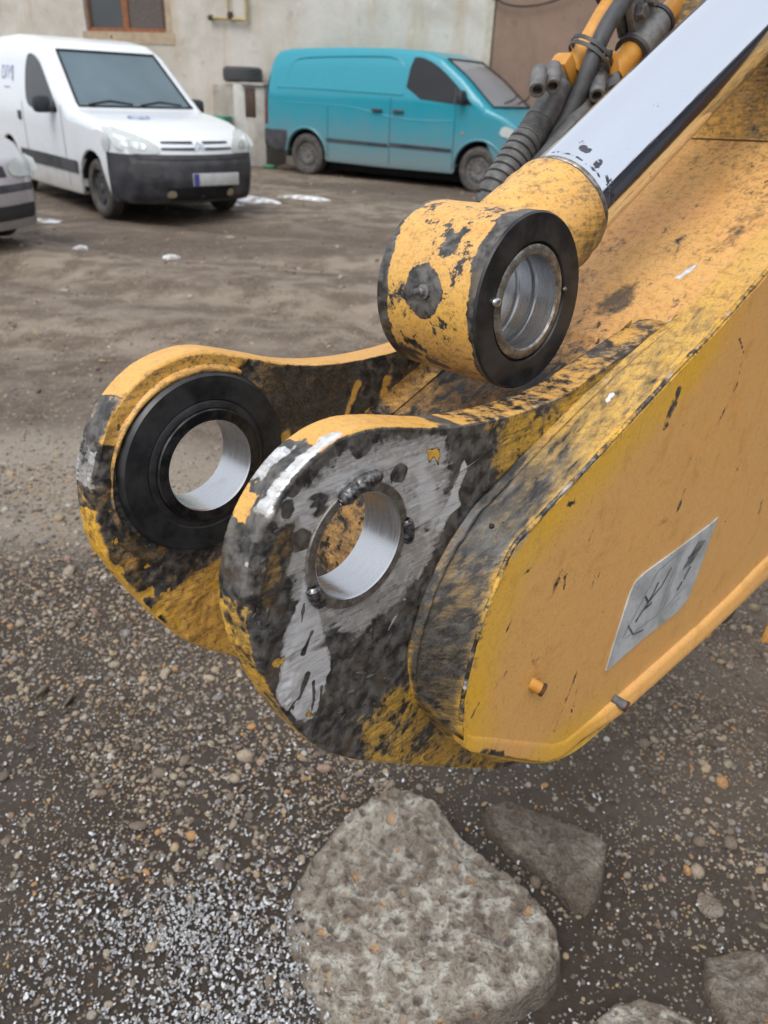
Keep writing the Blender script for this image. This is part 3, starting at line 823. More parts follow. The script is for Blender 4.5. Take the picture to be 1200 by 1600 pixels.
# weld beads
def weld_bead(pts, r, parent, seed, z=0.0, name='weld_bead', ripples=90, mat=None):
    P = resample(chaikin(pts, 2), 60); n = 14
    rad = r * (1 + .03 * np.abs(np.sin(np.arange(60) / 60 * ripples * .35))) * np.sqrt(np.clip(np.sin(np.linspace(.12, PI - .12, 60)) * 2.2, 0, 1)) * (1 + .22 * fbm(np.c_[P[:, :2], P[:, 0] * 0], 120, 3, seed))
    mb = MB().tube(P, rad, n)
    return mb.build(name, mat or M_WELD, parent, True, None)
weld_bead([(-.022, .0470, .004), (-.008, .0545, .0045), (.008, .0580, .005), (.021, .0565, .003)], .0060, b1, 3)
weld_bead([(.052, .006, .002), (.0565, -.006, .003), (.0545, -.018, .002)], .0052, b1, 5)
weld_bead([(-.050, -.016, .002), (-.0485, -.026, .003), (-.0415, -.036, .002)], .0058, b1, 7)
# burrs and gouge lips standing on the worn lug face
bur = MB()
for k in range(26):
    t_ = random.uniform(0, 1)
    if k < 12:
        th_ = 2.85 + .85 * t_; th_ = th_ - 2 * PI if th_ > PI else th_
        rr_ = float(np.interp(th_, TA, RO)) - random.uniform(.006, .018); x, y = rr_ * math.cos(th_), rr_ * math.sin(th_)
    else: x, y = random.uniform(-.03, .05), random.uniform(-.185, -.09)
    r_ = random.uniform(.0018, .0045)
    V, F = ico(k + 60, 2, .45, .6)
    a = random.uniform(0, PI); c_, s_ = math.cos(a), math.sin(a)
    V = V * np.array([r_ * 1.8, r_ * .8, r_ * .6]); V = np.c_[V[:, 0] * c_ - V[:, 1] * s_ + x, V[:, 0] * s_ + V[:, 1] * c_ + y, V[:, 2] + .0002]
    bur.add(V, F)
o = bur.build('burrs', M_WORN, arm, True, None); set_wear(o, np.tile([.12, .05, .1, .5], (len(o.data.vertices), 1))); o['kind'] = 'stuff'
# grease clots behind the near lug
cl = MB()
for k in range(40):
    x, y = random.gauss(.150, .012), random.gauss(-.075, .03)
    r_ = random.uniform(.0012, .0038)
    V, F = ico(k + 90, 1, .7, .4); cl.add(V * r_ + np.array([x, y, .0 + .021 + random.uniform(-.002, .002) + (x - .15) * .3]), F)
CLOTS = cl

# ---- flared shoulder between the lug face (curve B, z=0) and the side plate edge (curve A, z=.045)
A_ = [(2.2, .80), (1.30, .462), (.954, .309), (.611, .151), (.510, .104), (.414, .067), (.329, .031), (.293, .016), (.224, -.011), (.172, -.033), (.149, -.043), (.126, -.083), (.106, -.130), (.095, -.184), (.094, -.208), (.102, -.249), (.145, -.293), (.194, -.338), (.307, -.421), (.42, -.432), (.9, -.432), (2.2, -.432)]
B_ = [(2.2, .802), (1.30, .464), (.954, .312), (.611, .154), (.520, .113), (.450, .097), (.398, .0915), (.300, .053), (.225, .021), (.163, -.004), (.142, -.014), (.093, -.056), (.066, -.114), (.060, -.149), (.070, -.199), (.107, -.262), (.157, -.324), (.27, -.438), (.42, -.448), (.9, -.448), (2.2, -.448)]
# matched parameter: pair control points by hand so the band never twists
PAIR = [(0, 0), (1, 1), (2, 2), (3, 3), (4, 4), (5, 5.4), (6, 7), (7, 7.5), (8, 8.3), (9, 9), (10, 10), (11, 11), (12, 12), (13, 13), (14, 13.4), (15, 14), (16, 15.2), (17, 16), (18, 17), (19, 18), (20, 19), (21, 20)]
A_, B_ = np.array(A_), np.array(B_)
Bp = np.array([[np.interp(b, range(len(B_)), B_[:, k]) for k in (0, 1)] for a, b in PAIR])
AB = chaikin(np.c_[A_, Bp], 3)
dd = np.r_[0, np.cumsum(np.hypot(*np.diff(AB[:, :2], axis=0).T))]
# denser where it is seen
ts = []
t = 0.0
while t < dd[-1]:
    ts.append(t)
    k = np.interp(t, dd, AB[:, 0]); yk = np.interp(t, dd, AB[:, 1])
    t += .0022 if (k < .62) else (.006 if k < 1.0 else .05)
ts = np.array(ts)
AB = np.c_[tuple(np.interp(ts, dd, AB[:, k]) for k in range(4))]
def shoulder(sign, z0, za, name, dense=34):
    q = np.linspace(0, 1, dense)
    rows = []
    for t_ in q:
        xy = AB[:, 2:] * (1 - t_) + AB[:, :2] * t_
        # hollow at the root, rounded lip at the outside
        f = t_ ** 1.35
        f = f * .86 + .14 * smooth(0, 1, t_)
        ridge = .0038 * math.exp(-((t_ - .16) / .055) ** 2) - .0022 * math.exp(-((t_ - .07) / .04) ** 2)
        vis = smooth(.66, .46, AB[:, 0]) * (1 - .6 * (AB[:, 1] < -.30))
        gap = np.hypot(*(AB[:, :2] - AB[:, 2:]).T)
        z = za * f + ridge * vis * smooth(.008, .03, gap)
        # flat top where both lines meet (top plate)
        flat = smooth(.012, .004, gap)
        z = z * (1 - flat) + (za * t_) * flat
        p = np.c_[xy, z]
        nrm = .0012 * fbm(np.c_[xy * 1.0, z], 26, 4, 7) + .0010 * fbm(np.c_[xy * 1.0, z], 110, 3, 17) * smooth(.35, .2, AB[:, 0]) + .0022 * smooth(.1, .6, fbm(np.c_[xy, z], 14, 3, 9)) * smooth(.30, .15, AB[:, 0]) * (1 - t_ ** 6)
        z = z + nrm * (1 - t_ ** 8)
        rows.append(np.c_[xy, z0 + sign * z])
    # rolled edge
    c = AB[:, :2]; tn = np.gradient(c, axis=0); tn /= np.linalg.norm(tn, axis=1)[:, None]; nrm = np.c_[tn[:, 1], -tn[:, 0]]
    for d_, dz in ((.0012, .0004), (.003, -.0012), (.0045, -.004)):
        rows.append(np.c_[c - nrm * d_ * np.sign((nrm * (c - np.array([.5, -.15]))).sum(1))[:, None] * 1, np.full(len(c), z0 + sign * (za + dz))])
    o = MB().grid(np.array(rows)).build(name, M_SHOULD, arm, True, 60)
    return o
sh = shoulder(1, 0.0, .045, 'shoulder')
V = verts(sh); n = len(V)
nz = fbm(V, 14, 3, 6)
G = np.full(n, .50); B = np.full(n, .30); R = np.zeros(n); A = np.full(n, .95)
frontdark = smooth(.30, .13, V[:, 0] + .05 * nz) * smooth(-.30, -.20, V[:, 1] + .03 * nz)
G -= .16 * frontdark; B += .30 * frontdark * smooth(-.45, .3, nz + .1)
up = smooth(.20, .34, V[:, 0]) * (V[:, 1] > -.05)
G = G + up * .12; B = B + up * .02; A = A - up * .25
edge = smooth(.036, .045, V[:, 2]); G = G + edge * .22; B = B - edge * .20
strk = smooth(.05, .4, fbm(np.c_[V[:, 0] * 0 + V[:, 2] * 60, V[:, 1] * 6, V[:, 0] * 6], 1, 4, 3))
inner = smooth(.020, .004, V[:, 2]) * smooth(-.06, -.14, V[:, 1]) * (V[:, 0] < .3)
G = G + .30 * inner * strk; B = B - .30 * inner * strk
lowf = smooth(-.16, -.24, V[:, 1]) * (V[:, 0] < .4)
G = G + .22 * lowf * strk + .08 * lowf; B = B - .25 * lowf
top = smooth(.42, .66, V[:, 0] + .06 * nz) * (V[:, 1] > 0); G = G * (1 - top) + .78 * top; B = B * (1 - top) + .20 * top; A = A * (1 - top) + .2 * top
q = V[:, :2]
for (a, b, w) in (((.172, -.034), (.150, -.050), .0022), ((.33, .048), (.345, .054), .0016)):
    R = np.maximum(R, .85 * smooth(w * 1.2, w * .2, sdseg(q, a, b) + w * .6 * fbm(V, 150, 2, 5)))
for (cx, cy) in ((.285, .040), (.345, .064)):
    R = np.maximum(R, .40 * smooth(.005, .001, np.hypot((q[:, 0] - cx) * .6, q[:, 1] - cy) + .004 * nz))
set_wear(sh, np.c_[R, G, B, A])
shf = shoulder(-1, ZF, .045, 'shoulder', 10); set_wear(shf, np.tile([0, .6, .2, .3], (len(shf.data.vertices), 1)))
o = CLOTS.build('grease_clots', M_GREASE, arm, True, None); o['kind'] = 'stuff'

# ---- core box: top plate, pocket floor between the lugs and the arm's underside
core = AB[:, :2]
zs = np.linspace(0, ZF, 60)
rows = []
for z in zs:
    p = core.copy(); rows.append(np.c_[p, np.full(len(p), z)])
C3 = np.array(rows)
x, y = C3[..., 0], C3[..., 1]
C3[..., 1] += .0012 * fbm(np.stack([x, C3[..., 2], y], -1), 9, 3, 4) - .004 * ((C3[..., 2] < -.036) & (C3[..., 2] > -.221)) * (x < .44)
tp = MB().grid(C3).build('top_plate', M_TOP, arm, True, None)
V = verts(tp); n = len(V); nz = fbm(V, 9, 3, 8)
G = np.full(n, .80); B = np.full(n, .14); R = np.zeros(n); A = np.full(n, .15)
pocket = smooth(.50, .36, V[:, 0] + .03 * nz)
G -= .30 * pocket; B += .33 * pocket
q = np.c_[V[:, 0], V[:, 2]]
for (cx, cz, rx, rz, s) in ((.515, -.088, .040, .022, .62), (.55, -.16, .02, .02, .35), (.70, -.03, .10, .02, .28), (.80, -.06, .08, .04, .26), (.86, -.15, .05, .06, .25), (.44, -.02, .05, .02, .35), (.62, -.165, .03, .02, .25)):
    d = np.hypot((q[:, 0] - cx) / rx, (q[:, 1] - cz) / rz); B = np.maximum(B, .1 + s * smooth(1.35, .5, d + .3 * nz))
G = G - .10 * smooth(.0, .5, fbm(V * np.array([1, 1, 3.0]), 8, 3, 21))
for (a, b, w) in (((.575, -.045), (.60, -.038), .004), ((.488, -.012), (.50, -.006), .004)):
    R = np.maximum(R, .95 * smooth(w * 1.5, w * .4, sdseg(q, a, b)))
set_wear(tp, np.c_[R, G, B, A])
# fillet weld along the foot of each lug in the pocket
for zz, sgn in ((ZF + .033, 1), (-TH, -1)):
    idx = (AB[:, 0] < .47) & (AB[:, 1] > -.12)
    c = AB[idx, :2]
    rows = []
    for a in np.linspace(0, PI / 2, 6):
        r = .016
        off = r * (1 - math.sin(a)); up_ = r * (1 - math.cos(a))
        rows.append(np.c_[c[:, 0] - up_ * .35, c[:, 1] + up_ - .002, np.full(len(c), zz + sgn * off)])
    w = MB().grid(np.array(rows)).build('fillet_weld', M_WORN, arm, True, None)
    set_wear(w, np.tile([0, .56, .38, .3], (len(w.data.vertices), 1)))

# ---- near side plate with its folded lower flange
keep = (AB[:, 1] > -.215) | (AB[:, 0] < .094)
iA = np.where((np.arange(len(AB)) <= np.argmin(np.hypot(AB[:, 0] - .095, AB[:, 1] + .215))))[0]
At = AB[iA, :2][::-1]      # from the front corner up and back
At = At[At[:, 0] < 2.0]
UL = chaikin([(.097, -.222, .096, -.238), (.106, -.240, .103, -.256), (.137, -.262, .127, -.276), (.223, -.326, .200, -.334), (.296, -.380, .284, -.400), (.34, -.384, .345, -.405), (.482, -.384, .482, -.408), (.731, -.383, .731, -.410), (.914, -.362, .914, -.400), (1.3, -.36, 1.3, -.40), (2.0, -.36, 2.0, -.40)], 1)
SU = UL[:, :2]
N = 560
def redist(P, n):
    d = np.r_[0, np.cumsum(np.hypot(*np.diff(P[:, :2], axis=0).T))]
    t_ = np.linspace(0, 1, n) ** 1.5 * d[-1]
    return np.c_[np.interp(t_, d, P[:, 0]), np.interp(t_, d, P[:, 1])]
# parameterise both by x so the ruled lines stay upright
xs = np.concatenate([np.linspace(0, .3, 260) ** 1.0, np.linspace(.305, 1.0, 260), np.linspace(1.03, 1.9, 30)])
def by_s(P, n0):
    d = np.r_[0, np.cumsum(np.hypot(*np.diff(P, axis=0).T))]
    return d
dA = by_s(At, 0); dS = by_s(SU, 0)
LA, LS = dA[-1], dS[-1]
tA = np.concatenate([np.linspace(0, .95, 420) / LA, np.linspace(.96, LA, 40) / LA])
tS = np.concatenate([np.linspace(0, .88, 420) / LS, np.linspace(.89, LS, 40) / LS])
Pa = np.c_[np.interp(tA * LA, dA, At[:, 0]), np.interp(tA * LA, dA, At[:, 1])]
Ps = np.c_[np.interp(tS * LS, dS, SU[:, 0]), np.interp(tS * LS, dS, SU[:, 1])]
rows = []
MQ = 150
def zplate(x, y): return .0462 + .0008 * fbm(np.stack([x, y, 0 * x], -1), 5, 2, 2)
for q in np.linspace(0, 1, MQ):
    xy = Pa * (1 - q) + Ps * q
    z = zplate(xy[:, 0], xy[:, 1])
    if q == 0: z = z - .004
    rows.append(np.c_[xy, z])
# fold out into the flange, then the flange's lower edge and its underside return
Pl = np.c_[np.interp(tS * LS, dS, UL[:, 2]), np.interp(tS * LS, dS, UL[:, 3])]
osc = .22 + .78 * smooth(.34, .44, Ps[:, 0])
for q, out in ((.05, .0025), (.14, .0065), (.35, .0085), (.7, .0105), (.94, .0125), (1.0, .0118), (1.03, .008), (1.0, -.012)):
    xy = Ps * (1 - q) + Pl * q
    xy = xy + .0007 * np.stack([fbm(np.c_[Pl * 1.0, Pl[:, 0] * 0], 60, 3, 3), fbm(np.c_[Pl * 1.0, Pl[:, 0] * 0], 60, 3, 4)], -1) * smooth(.6, 1.0, q)
    rows.append(np.c_[xy, zplate(Ps[:, 0], Ps[:, 1]) + np.where(out > 0, out * osc, out)])
sp_ = MB().grid(np.array(rows)).build('side_plate', M_SIDE, arm, True, 50)
V = verts(sp_); n = len(V); nz = fbm(V, 12, 3, 8)
q = V[:, :2]
G = np.full(n, 1.0); B = np.full(n, .0); R = np.zeros(n)
B = B + .08 * smooth(.1, .6, fbm(V * np.array([1.0, 2.2, 1]), 10, 4, 61))
dtop = np.abs(sdpoly(q, np.vstack([At[::3], [(2.0, -.5)], [(.1, -.5)]])))
A = np.maximum(smooth(.075, .015, dtop + .025 * nz) * .95 * smooth(.62, .45, V[:, 0]), smooth(.06, .01, np.abs(q[:, 1] + .385)) * smooth(.45, .30, q[:, 0]) * .8)
e_ = smooth(.012, .0, dtop + .006 * nz); G -= .33 * e_ * smooth(-.5, .1, nz); B += .25 * e_
lowe = smooth(.016, .002, sdseg(q, (.125, -.272), (.245, -.372)) + .012 * nz); G -= .50 * lowe * smooth(-.3, .2, nz + .2); B += .2 * lowe; G -= .22 * smooth(.0, .4, nz) * smooth(.06, .0, np.hypot(q[:, 0] - .17, q[:, 1] + .30))
for k in range(len(STROKES := [(.23, -.126, .239, -.106, .008), (.251, -.132, .25, -.112, .005), (.497, -.128, .51, -.101, .007), (.439, -.126, .472, -.13, .005), (.672, -.124, .676, -.102, .006), (.284, -.095, .292, -.078, .003), (.277, -.344, .309, -.274, .0040), (.306, -.384, .319, -.29, .0035), (.419, .007, .43, .045, .012), (.558, -.035, .596, .016, .0035), (.596, .016, .592, .057, .0035), (.592, .057, .569, .077, .003), (.142, -.201, .161, -.192, .0025), (.318, -.153, .322, -.142, .003), (.172, -.079, .184, -.077, .003), (.817, -.241, .815, -.218, .008), (.233, -.028, .25, -.029, .006), (.297, .055, .323, .068, .003)])):
    x0, y0, x1, y1, w = STROKES[k]
    s = smooth(w * 1.5, w * .2, sdseg(q, (x0, y0), (x1, y1)) + w * .9 * fbm(V, 140, 3, k)); G -= .50 * s; B += .25 * s * (k % 3 == 0)
crng = np.random.default_rng(5)
for k in range(90):
    cx, cy = crng.uniform(.10, .95), crng.uniform(-.38, .30)
    w = crng.uniform(.0008, .0026); a_ = crng.uniform(0, PI) if k % 3 else 1.0 + crng.normal(0, .3); l_ = w * crng.uniform(.5, 5)
    m_ = np.hypot(q[:, 0] - cx, q[:, 1] - cy) < .03
    if not m_.any(): continue
    s = np.zeros(n); s[m_] = smooth(w * 1.5, w * .2, sdseg(q[m_], (cx - l_ * math.cos(a_), cy - l_ * math.sin(a_)), (cx + l_ * math.cos(a_), cy + l_ * math.sin(a_))) + w * .8 * fbm(V[m_], 160, 2, k)); G -= .50 * s; B += .2 * s
sp2 = smooth(.030, .006, np.hypot(q[:, 0] - .205, q[:, 1] + .215)) * smooth(.05, .35, fbm(V, 60, 3, 55)); B += .5 * sp2
rust = smooth(.12, .02, sdseg(q, (.75, -.25), (.95, -.12))) * smooth(-.1, .5, fbm(V * np.array([1, 3, 1]), 12, 3, 66)); B += .14 * rust; A = np.clip(A + .1 * rust, 0, 1)
R = np.maximum(R, .9 * smooth(.0022, .0006, sdseg(q, (.172, -.036), (.150, -.052)))); 
set_wear(sp_, np.c_[R, G, B, A])
# seam weld running round the plate's edge
k_ = (At[:, 0] < .75)
sm_ = resample(At[k_], 500)
w = MB().tube(np.c_[sm_, .0440 + .0006 * fbm(np.c_[sm_, sm_[:, 0] * 0], 60, 2, 3)], .0026 + .0008 * fbm(np.c_[sm_, sm_[:, 0] * 0], 140, 3, 9), 8).build('seam_weld', M_WORN, arm, True, None)
Vw = verts(w); set_wear(w, np.c_[np.clip(.25 + .5 * fbm(Vw, 30, 3, 2), 0, 1), .48 + .3 * fbm(Vw, 20, 2, 5), np.full(len(Vw), .30), np.full(len(Vw), .9)])
# far side plate and the plate closing the underside
P = AB[:, :2]
far_out = np.vstack([P[::8], [(2.2, -.45)]])
me = MB(); me.V = [(x, y, ZF - .046) for x, y in far_out]; me.F = [tuple(range(len(far_out)))]
o = me.build('side_plate', M_SIDE, arm, False); set_wear(o, np.tile([0, .9, .1, .2], (len(o.data.vertices), 1)))
mbx = MB(); mbx.V = [(2.2, .80, .045), (2.2, -.44, .045), (2.2, -.44, ZF - .046), (2.2, .80, ZF - .046)]; mbx.F = [(0, 1, 2, 3)]
o = mbx.build('end_plate', M_SIDE, arm, False); set_wear(o, np.tile([0, .9, .1, .2], (4, 1)))
# broken stubs on the side plate
for (x, y, l, rz) in ((.213, -.236, .014, -.5), (.424, -.384, .020, -.7)):
    ax = np.array([.55, -.35 + rz * .3, 1.0]); ax /= np.linalg.norm(ax)
    p0 = np.array([x, y, .046])
    s = MB().lathe([(.0070, -.004), (.0068, l), (.0060, l + .001), (.0038, l + .0005), (.0038, l - .006), (0.0001, l - .006)], p0, ax, 20)
    so = s.build('stub', M_PIPE if x < .3 else M_STEELGREY, arm, True, 35)
    e = MB().lathe([(.0072, l - .004), (.0078, l + .0004), (.0040, l + .0012), (.0038, l - .002)], p0, ax, 20).build('torn_end', M_STUBDARK, so, True, 35)
# warning sticker
def m_sticker():
    t = NT('faded_sticker'); n = t.noise(20, 6, .6); f = t.noise(120, 5, .6)
    c = t.mix(t.ramp(n, .35, .7), (.52, .54, .55), (.33, .34, .33)); c = t.mix(t.ramp(f, .60, .7, 0, .6), c, (.25, .2, .13))
    t.fin(c, .45, 0); t.bump(f, .1, .0005); return t.m
M_STICK = m_sticker()
M_INK = simple('faded_ink', (.035, .035, .04), .6, 0, .5, 60, 0, .001, col2=(.16, .16, .17))
M_INK2 = simple('pale_ink', (.24, .25, .27), .6, 0, .3, 60, 0, .001, col2=(.34, .35, .36))
SK = chaikin([(.383, -.303), (.392, -.262), (.407, -.206), (.416, -.194), (.436, -.190), (.520, -.1905), (.624, -.188), (.640, -.186), (.632, -.206), (.615, -.262), (.600, -.302), (.570, -.312), (.480, -.309), (.382, -.312)], 0, True)
stk = MB(); stk.V = [(x, y, .0482) for x, y in SK]; stk.F = [tuple(range(len(SK)))]
stk.V += [(x, y, .0462) for x, y in SK]; nS = len(SK); stk.F += [(i, (i + 1) % nS, nS + (i + 1) % nS, nS + i)[::-1] for i in range(nS)]
sto = stk.build('sticker', M_STICK, arm, False); sto['label'] = 'torn white warning sticker with a faded pictogram'
def stroke(pts, w, mat, nm):
    P = np.array(pts, float); mb = MB()
    for a, b in zip(P[:-1], P[1:]):
        d_ = b - a; d_ /= np.linalg.norm(d_); nn_ = np.array([-d_[1], d_[0]]) * w / 2
        mb.add([(*(a - nn_), .0486), (*(b - nn_), .0486), (*(b + nn_), .0486), (*(a + nn_), .0486)], [(0, 1, 2, 3)])
    return mb.build(nm, mat, sto, False)
SKU = lambda u_, v_: (.390 + .214 * u_ + .030 * v_, -.304 + .112 * v_)   # sticker coordinates
def lst(*a): return [SKU(*p) for p in a]
stroke(lst((.05, .26), (.26, .90), (.53, .95)), .0022, M_INK2, 'pictogram_frame')
stroke(lst((.10, .22), (.50, .18), (.53, .95)), .0018, M_INK2, 'pictogram_frame')
stroke(lst((.07, .40), (.20, .18), (.34, .12)), .003, M_INK, 'pictogram_line')
stroke(lst((.17, .36), (.30, .58), (.33, .72)), .0045, M_INK, 'pictogram_figure')
stroke(lst((.19, .66), (.27, .52), (.40, .62), (.47, .80)), .0035, M_INK, 'pictogram_figure')
stroke(lst((.24, .46), (.33, .47)), .005, M_INK, 'pictogram_figure')
for k in range(4): stroke(lst((.68 + .035 * k, .62), (.80 + .035 * k, .90 - .02 * k)), .0034, M_INK, 'pictogram_block')
stroke(lst((.70, .75), (.88, .78)), .0035, M_INK, 'pictogram_block')
stroke(lst((.70, .34), (.74, .42)), .005, M_INK, 'pictogram_mark'); stroke(lst((.755, .44), (.80, .58)), .0045, M_INK, 'pictogram_mark')
stroke(lst((.60, .16), (.72, .26), (.86, .30)), .0016, M_INK2, 'pictogram_line'); stroke(lst((.62, .08), (.70, .16), (.82, .16)), .0016, M_INK2, 'pictogram_line')
stroke(lst((.56, .04), (.56, .96)), .0014, M_INK2, 'pictogram_line')

# hump (pivot boss) across the top of the arm
hx = .905
hump = []
for z in np.linspace(.030, ZF - .03, 50):
    row = []
    for k in range(40):
        a = k / 39
        xx = hx - .012 + .5 * a
        hh = .30 * (1 - (1 - min(1, a / .35)) ** 2) ** .55 * 1.0
        row.append((xx, .151 + (xx - .611) * .455 - .02 + hh, z))
    hump.append(row)
H = np.array(hump); H[..., 1] += .006 * fbm(H, 12, 4, 3); H[..., 0] += .004 * fbm(H, 14, 3, 5)
hm = MB().grid(H).build('pivot_housing', M_WORN, arm, True, None)
V = verts(hm); nz = fbm(V, 10, 3, 2)
set_wear(hm, np.c_[np.zeros(len(V)), .62 + .25 * nz, .42 - .25 * nz + .25 * smooth(.33, .45, V[:, 1]), np.full(len(V), .55)])
MB().tube([(.893, .274, z) for z in np.linspace(.03, ZF - .03, 30)], .007, 10).build('fillet_weld', M_STUBDARK, arm, True)
# underside brackets seen past the flange
MB().box((1.00, -.50, -.06), (.20, .13, .012), None, .003).build('bracket', M_PIPE, arm)
MB().box((1.18, -.52, -.06), (.10, .16, .012), Matrix.Rotation(.3, 3, 'Z'), .003).build('bracket', M_PIPE, arm)
MB().lathe([(.0001, -.012), (.036, -.012), (.040, -.006), (.040, .012), (.034, .016), (.0001, .016)], (1.105, -.600, -.055), (0, 0, 1), 32).build('rubber_buffer', M_RUBBER, arm)
MB().box((1.28, -.50, -.05), (.14, .10, .014), None, .003).build('bracket', M_PIPE, arm)

# ================================================================== HYDRAULIC CYLINDER ROD
EC = np.array([.2834, .1421]); EZ0, EZ1 = -.0558, -.187; ER = .0862
ang = math.radians(28.5); RD = np.array([math.cos(ang), math.sin(ang), 0]); RZ = -.125
rod = empty('hydraulic_cylinder', mat=ARM @ Matrix.Translation((float(EC[0]), float(EC[1]), 0)))
tag(rod, 'chrome hydraulic cylinder rod with a chipped orange eye resting on the arm', 'hydraulic cylinder')
# the eye drum
NAe = 300; ta = np.arange(NAe) * 2 * PI / NAe
rows = []
for z in np.linspace(EZ0 - .0022, EZ1 + .0022, 90):
    r = ER + .0005 * fbm(np.c_[np.cos(ta) * .08, np.sin(ta) * .08, np.full(NAe, z)], 30, 3, 3)
    rows.append(np.c_[np.cos(ta) * r, np.sin(ta) * r, np.full(NAe, z)])
eye = MB().grid(np.array(rows), cv=True)
eyeo = eye.build('eye', M_EYE, rod, True, None)
V = verts(eyeo); n = len(V); nz = fbm(V, 22, 3, 4)
th = np.arctan2(V[:, 1], V[:, 0])
G = np.full(n, .655); B = np.full(n, .17); R = np.zeros(n); A = np.full(n, .15) + .35 * smooth(2.6, 3.1, np.abs(th)) 
fe = smooth(.016, .006, EZ0 - V[:, 2] + .010 * nz + .006 * np.sin(th * 2 + .6)); be = smooth(.014, .005, V[:, 2] - EZ1 + .010 * nz)
G -= .85 * np.maximum(fe, be)
npx, npy = .186 - EC[0], .156 - EC[1]; tn_ = math.atan2(npy, npx)
dn = np.hypot(((th - tn_ + PI) % (2 * PI) - PI) * ER, V[:, 2] + .120)
G -= .8 * smooth(.026, .014, dn + .012 * nz) ; G -= .5 * smooth(.02, .01, np.abs(V[:, 2] + .120 + .01 * nz)) * ((th > tn_ % (2 * PI)) | (th < -2.2)) * smooth(.0, .4, nz)
B += .25 * smooth(-2.9, -2.2, th) * (th < 0)
big = fbm(V, 16, 3, 44)
G -= .42 * smooth(.25, .55, big)
set_wear(eyeo, np.c_[R, G, B, A])
# machined front and back faces with chamfer
for z0, sg in ((EZ0, 1), (EZ1, -1)):
    MB().lathe([(ER - .0002, z0 - sg * .0024), (ER - .0018, z0), (.0590, z0), (.0578, z0 - sg * .002), (.0578, z0 - sg * .010)], (0, 0, 0), (0, 0, 1), 160).build('machined_face', M_DARKSTEEL, rod, True, 30)
def eye_bore():
    face = MB().lathe([(.0455, EZ0 - .002), (.0470, EZ0 + .0002), (.0530, EZ0 + .0002), (.0558, EZ0 - .0015), (.0560, EZ0 - .012)], (0, 0, 0), (0, 0, 1), 128).build('bushing', M_RING, rod, True, 35)
    prof = []
    L_ = EZ0 - EZ1
    for k in range(60):
        z = EZ0 - .002 - (L_ - .004) * k / 59
        g = 0
        for gp in (.028, .050): g = max(g, math.exp(-((EZ0 - z - gp) / .0008) ** 2))
        prof.append((.0455 + .0014 * g, z))
    MB().lathe(prof, (0, 0, 0), (0, 0, 1), 128).build('bore', M_BORE, face, True, None)
    MB().lathe([(.0455, EZ1), (.0578, EZ1)], (0, 0, 0), (0, 0, 1), 96).build('back_rim', M_RING, face)
    return face
fb = eye_bore()
MB().lathe([(.0560, EZ0 - .006), (.0580, EZ0 - .006)], (0, 0, 0), (0, 0, 1), 96).build('gap', M_GREASE, rod)
w1 = np.array([.228, .151]) - EC; w1 = w1 / np.linalg.norm(w1)
w2 = np.array([.343, .149]) - EC; w2 = w2 / np.linalg.norm(w2)
for w_, sz, sd_ in ((w1, .0062, 5), (w2, .0032, 9)):
    V, F = ico(sd_, 3, .8, .18); V = V * sz * np.array([1, 1.1, .8]) + np.array([w_[0] * .0575, w_[1] * .0575, EZ0 + .001])
    mesh_obj('tack_weld', V, F, M_BORE if sz > .005 else M_WELD, rod)
# grease nipple
nn_ = np.array([math.cos(tn_), math.sin(tn_), 0]); p0 = nn_ * (ER - .001) + np.array([0, 0, -.120])
MB().lathe([(.0001, -.002), (.0075, -.002), (.0075, .004), (.0048, .005), (.0040, .009), (.0028, .010), (.0035, .013), (.0024, .016), (.0001, .0165)], p0, nn_, 10).build('grease_nipple', M_STEELGREY, rod, True, 35)
# neck: from the drum to the rod
rows = []
u_ = np.array([-RD[1], RD[0], 0]); w_ = np.array([0, 0, 1.0]); aa = np.arange(120) * 2 * PI / 120
c0 = np.array([0, 0, RZ])
for s in np.linspace(.058, .1585, 70):
    r = np.interp(s, [.058, .060, .066, .074, .084, .100, .118, .14, .1585], [.050, .0595, .0625, .0640, .0645, .0632, .0612, .0608, .0605])
    r += (.0016 * math.exp(-((s - .128) / .006) ** 2)) - (.004 * smooth(.150, .1585, s))
    rr_ = r + .0006 * fbm(np.c_[np.cos(aa) * .05, np.sin(aa) * .05, np.full(120, s)], 40, 3, 3)
    rows.append(c0 + RD * s + np.cos(aa)[:, None] * rr_[:, None] * u_ + np.sin(aa)[:, None] * rr_[:, None] * w_)
nk = MB().grid(np.array(rows), cv=True).build('neck', M_EYE, rod, True, None)
V = verts(nk); n = len(V); sax = V @ RD; nz = fbm(V, 22, 3, 14)
side = V @ u_
G = .86 - .25 * smooth(.0, -.05, side) - .7 * smooth(.150, .1570, sax + .004 * nz) - .3 * smooth(-.02, -.045, side) * smooth(.10, .14, sax)
B = .28 + .38 * smooth(.028, -.025, side + .02 * nz) + .12 * smooth(.13, .15, sax)
set_wear(nk, np.c_[np.zeros(n), G, B, .25 + .4 * smooth(.02, -.03, side)])
MB().lathe([(.0565, .1575), (.0575, .1590), (.0572, .1625), (.0553, .1635)], c0, RD, 96).build('collar', M_RING, rod, True, 40)
rows = [(.0545, .150)] + [(.0550, s) for s in np.linspace(.163, .60, 220)] + [(.0550, s) for s in np.linspace(.63, 2.4, 14)]
ro_ = MB().lathe(rows, c0, RD, 180).build('rod', M_CHROME, rod, True, None)
V = verts(ro_); sax = V @ RD; q3 = V - c0 - sax[:, None] * RD; phi = np.arctan2(q3 @ u_, q3[:, 2])
def spot(s0, ph0, a_, b_, amt=1.0, sd_=1):
    d = np.hypot((sax - s0) / a_, (phi - math.radians(ph0)) * .055 / b_) + .35 * fbm(V, 150, 3, sd_)
    return amt * smooth(1.25, .5, d)
Rr = np.zeros(len(V))
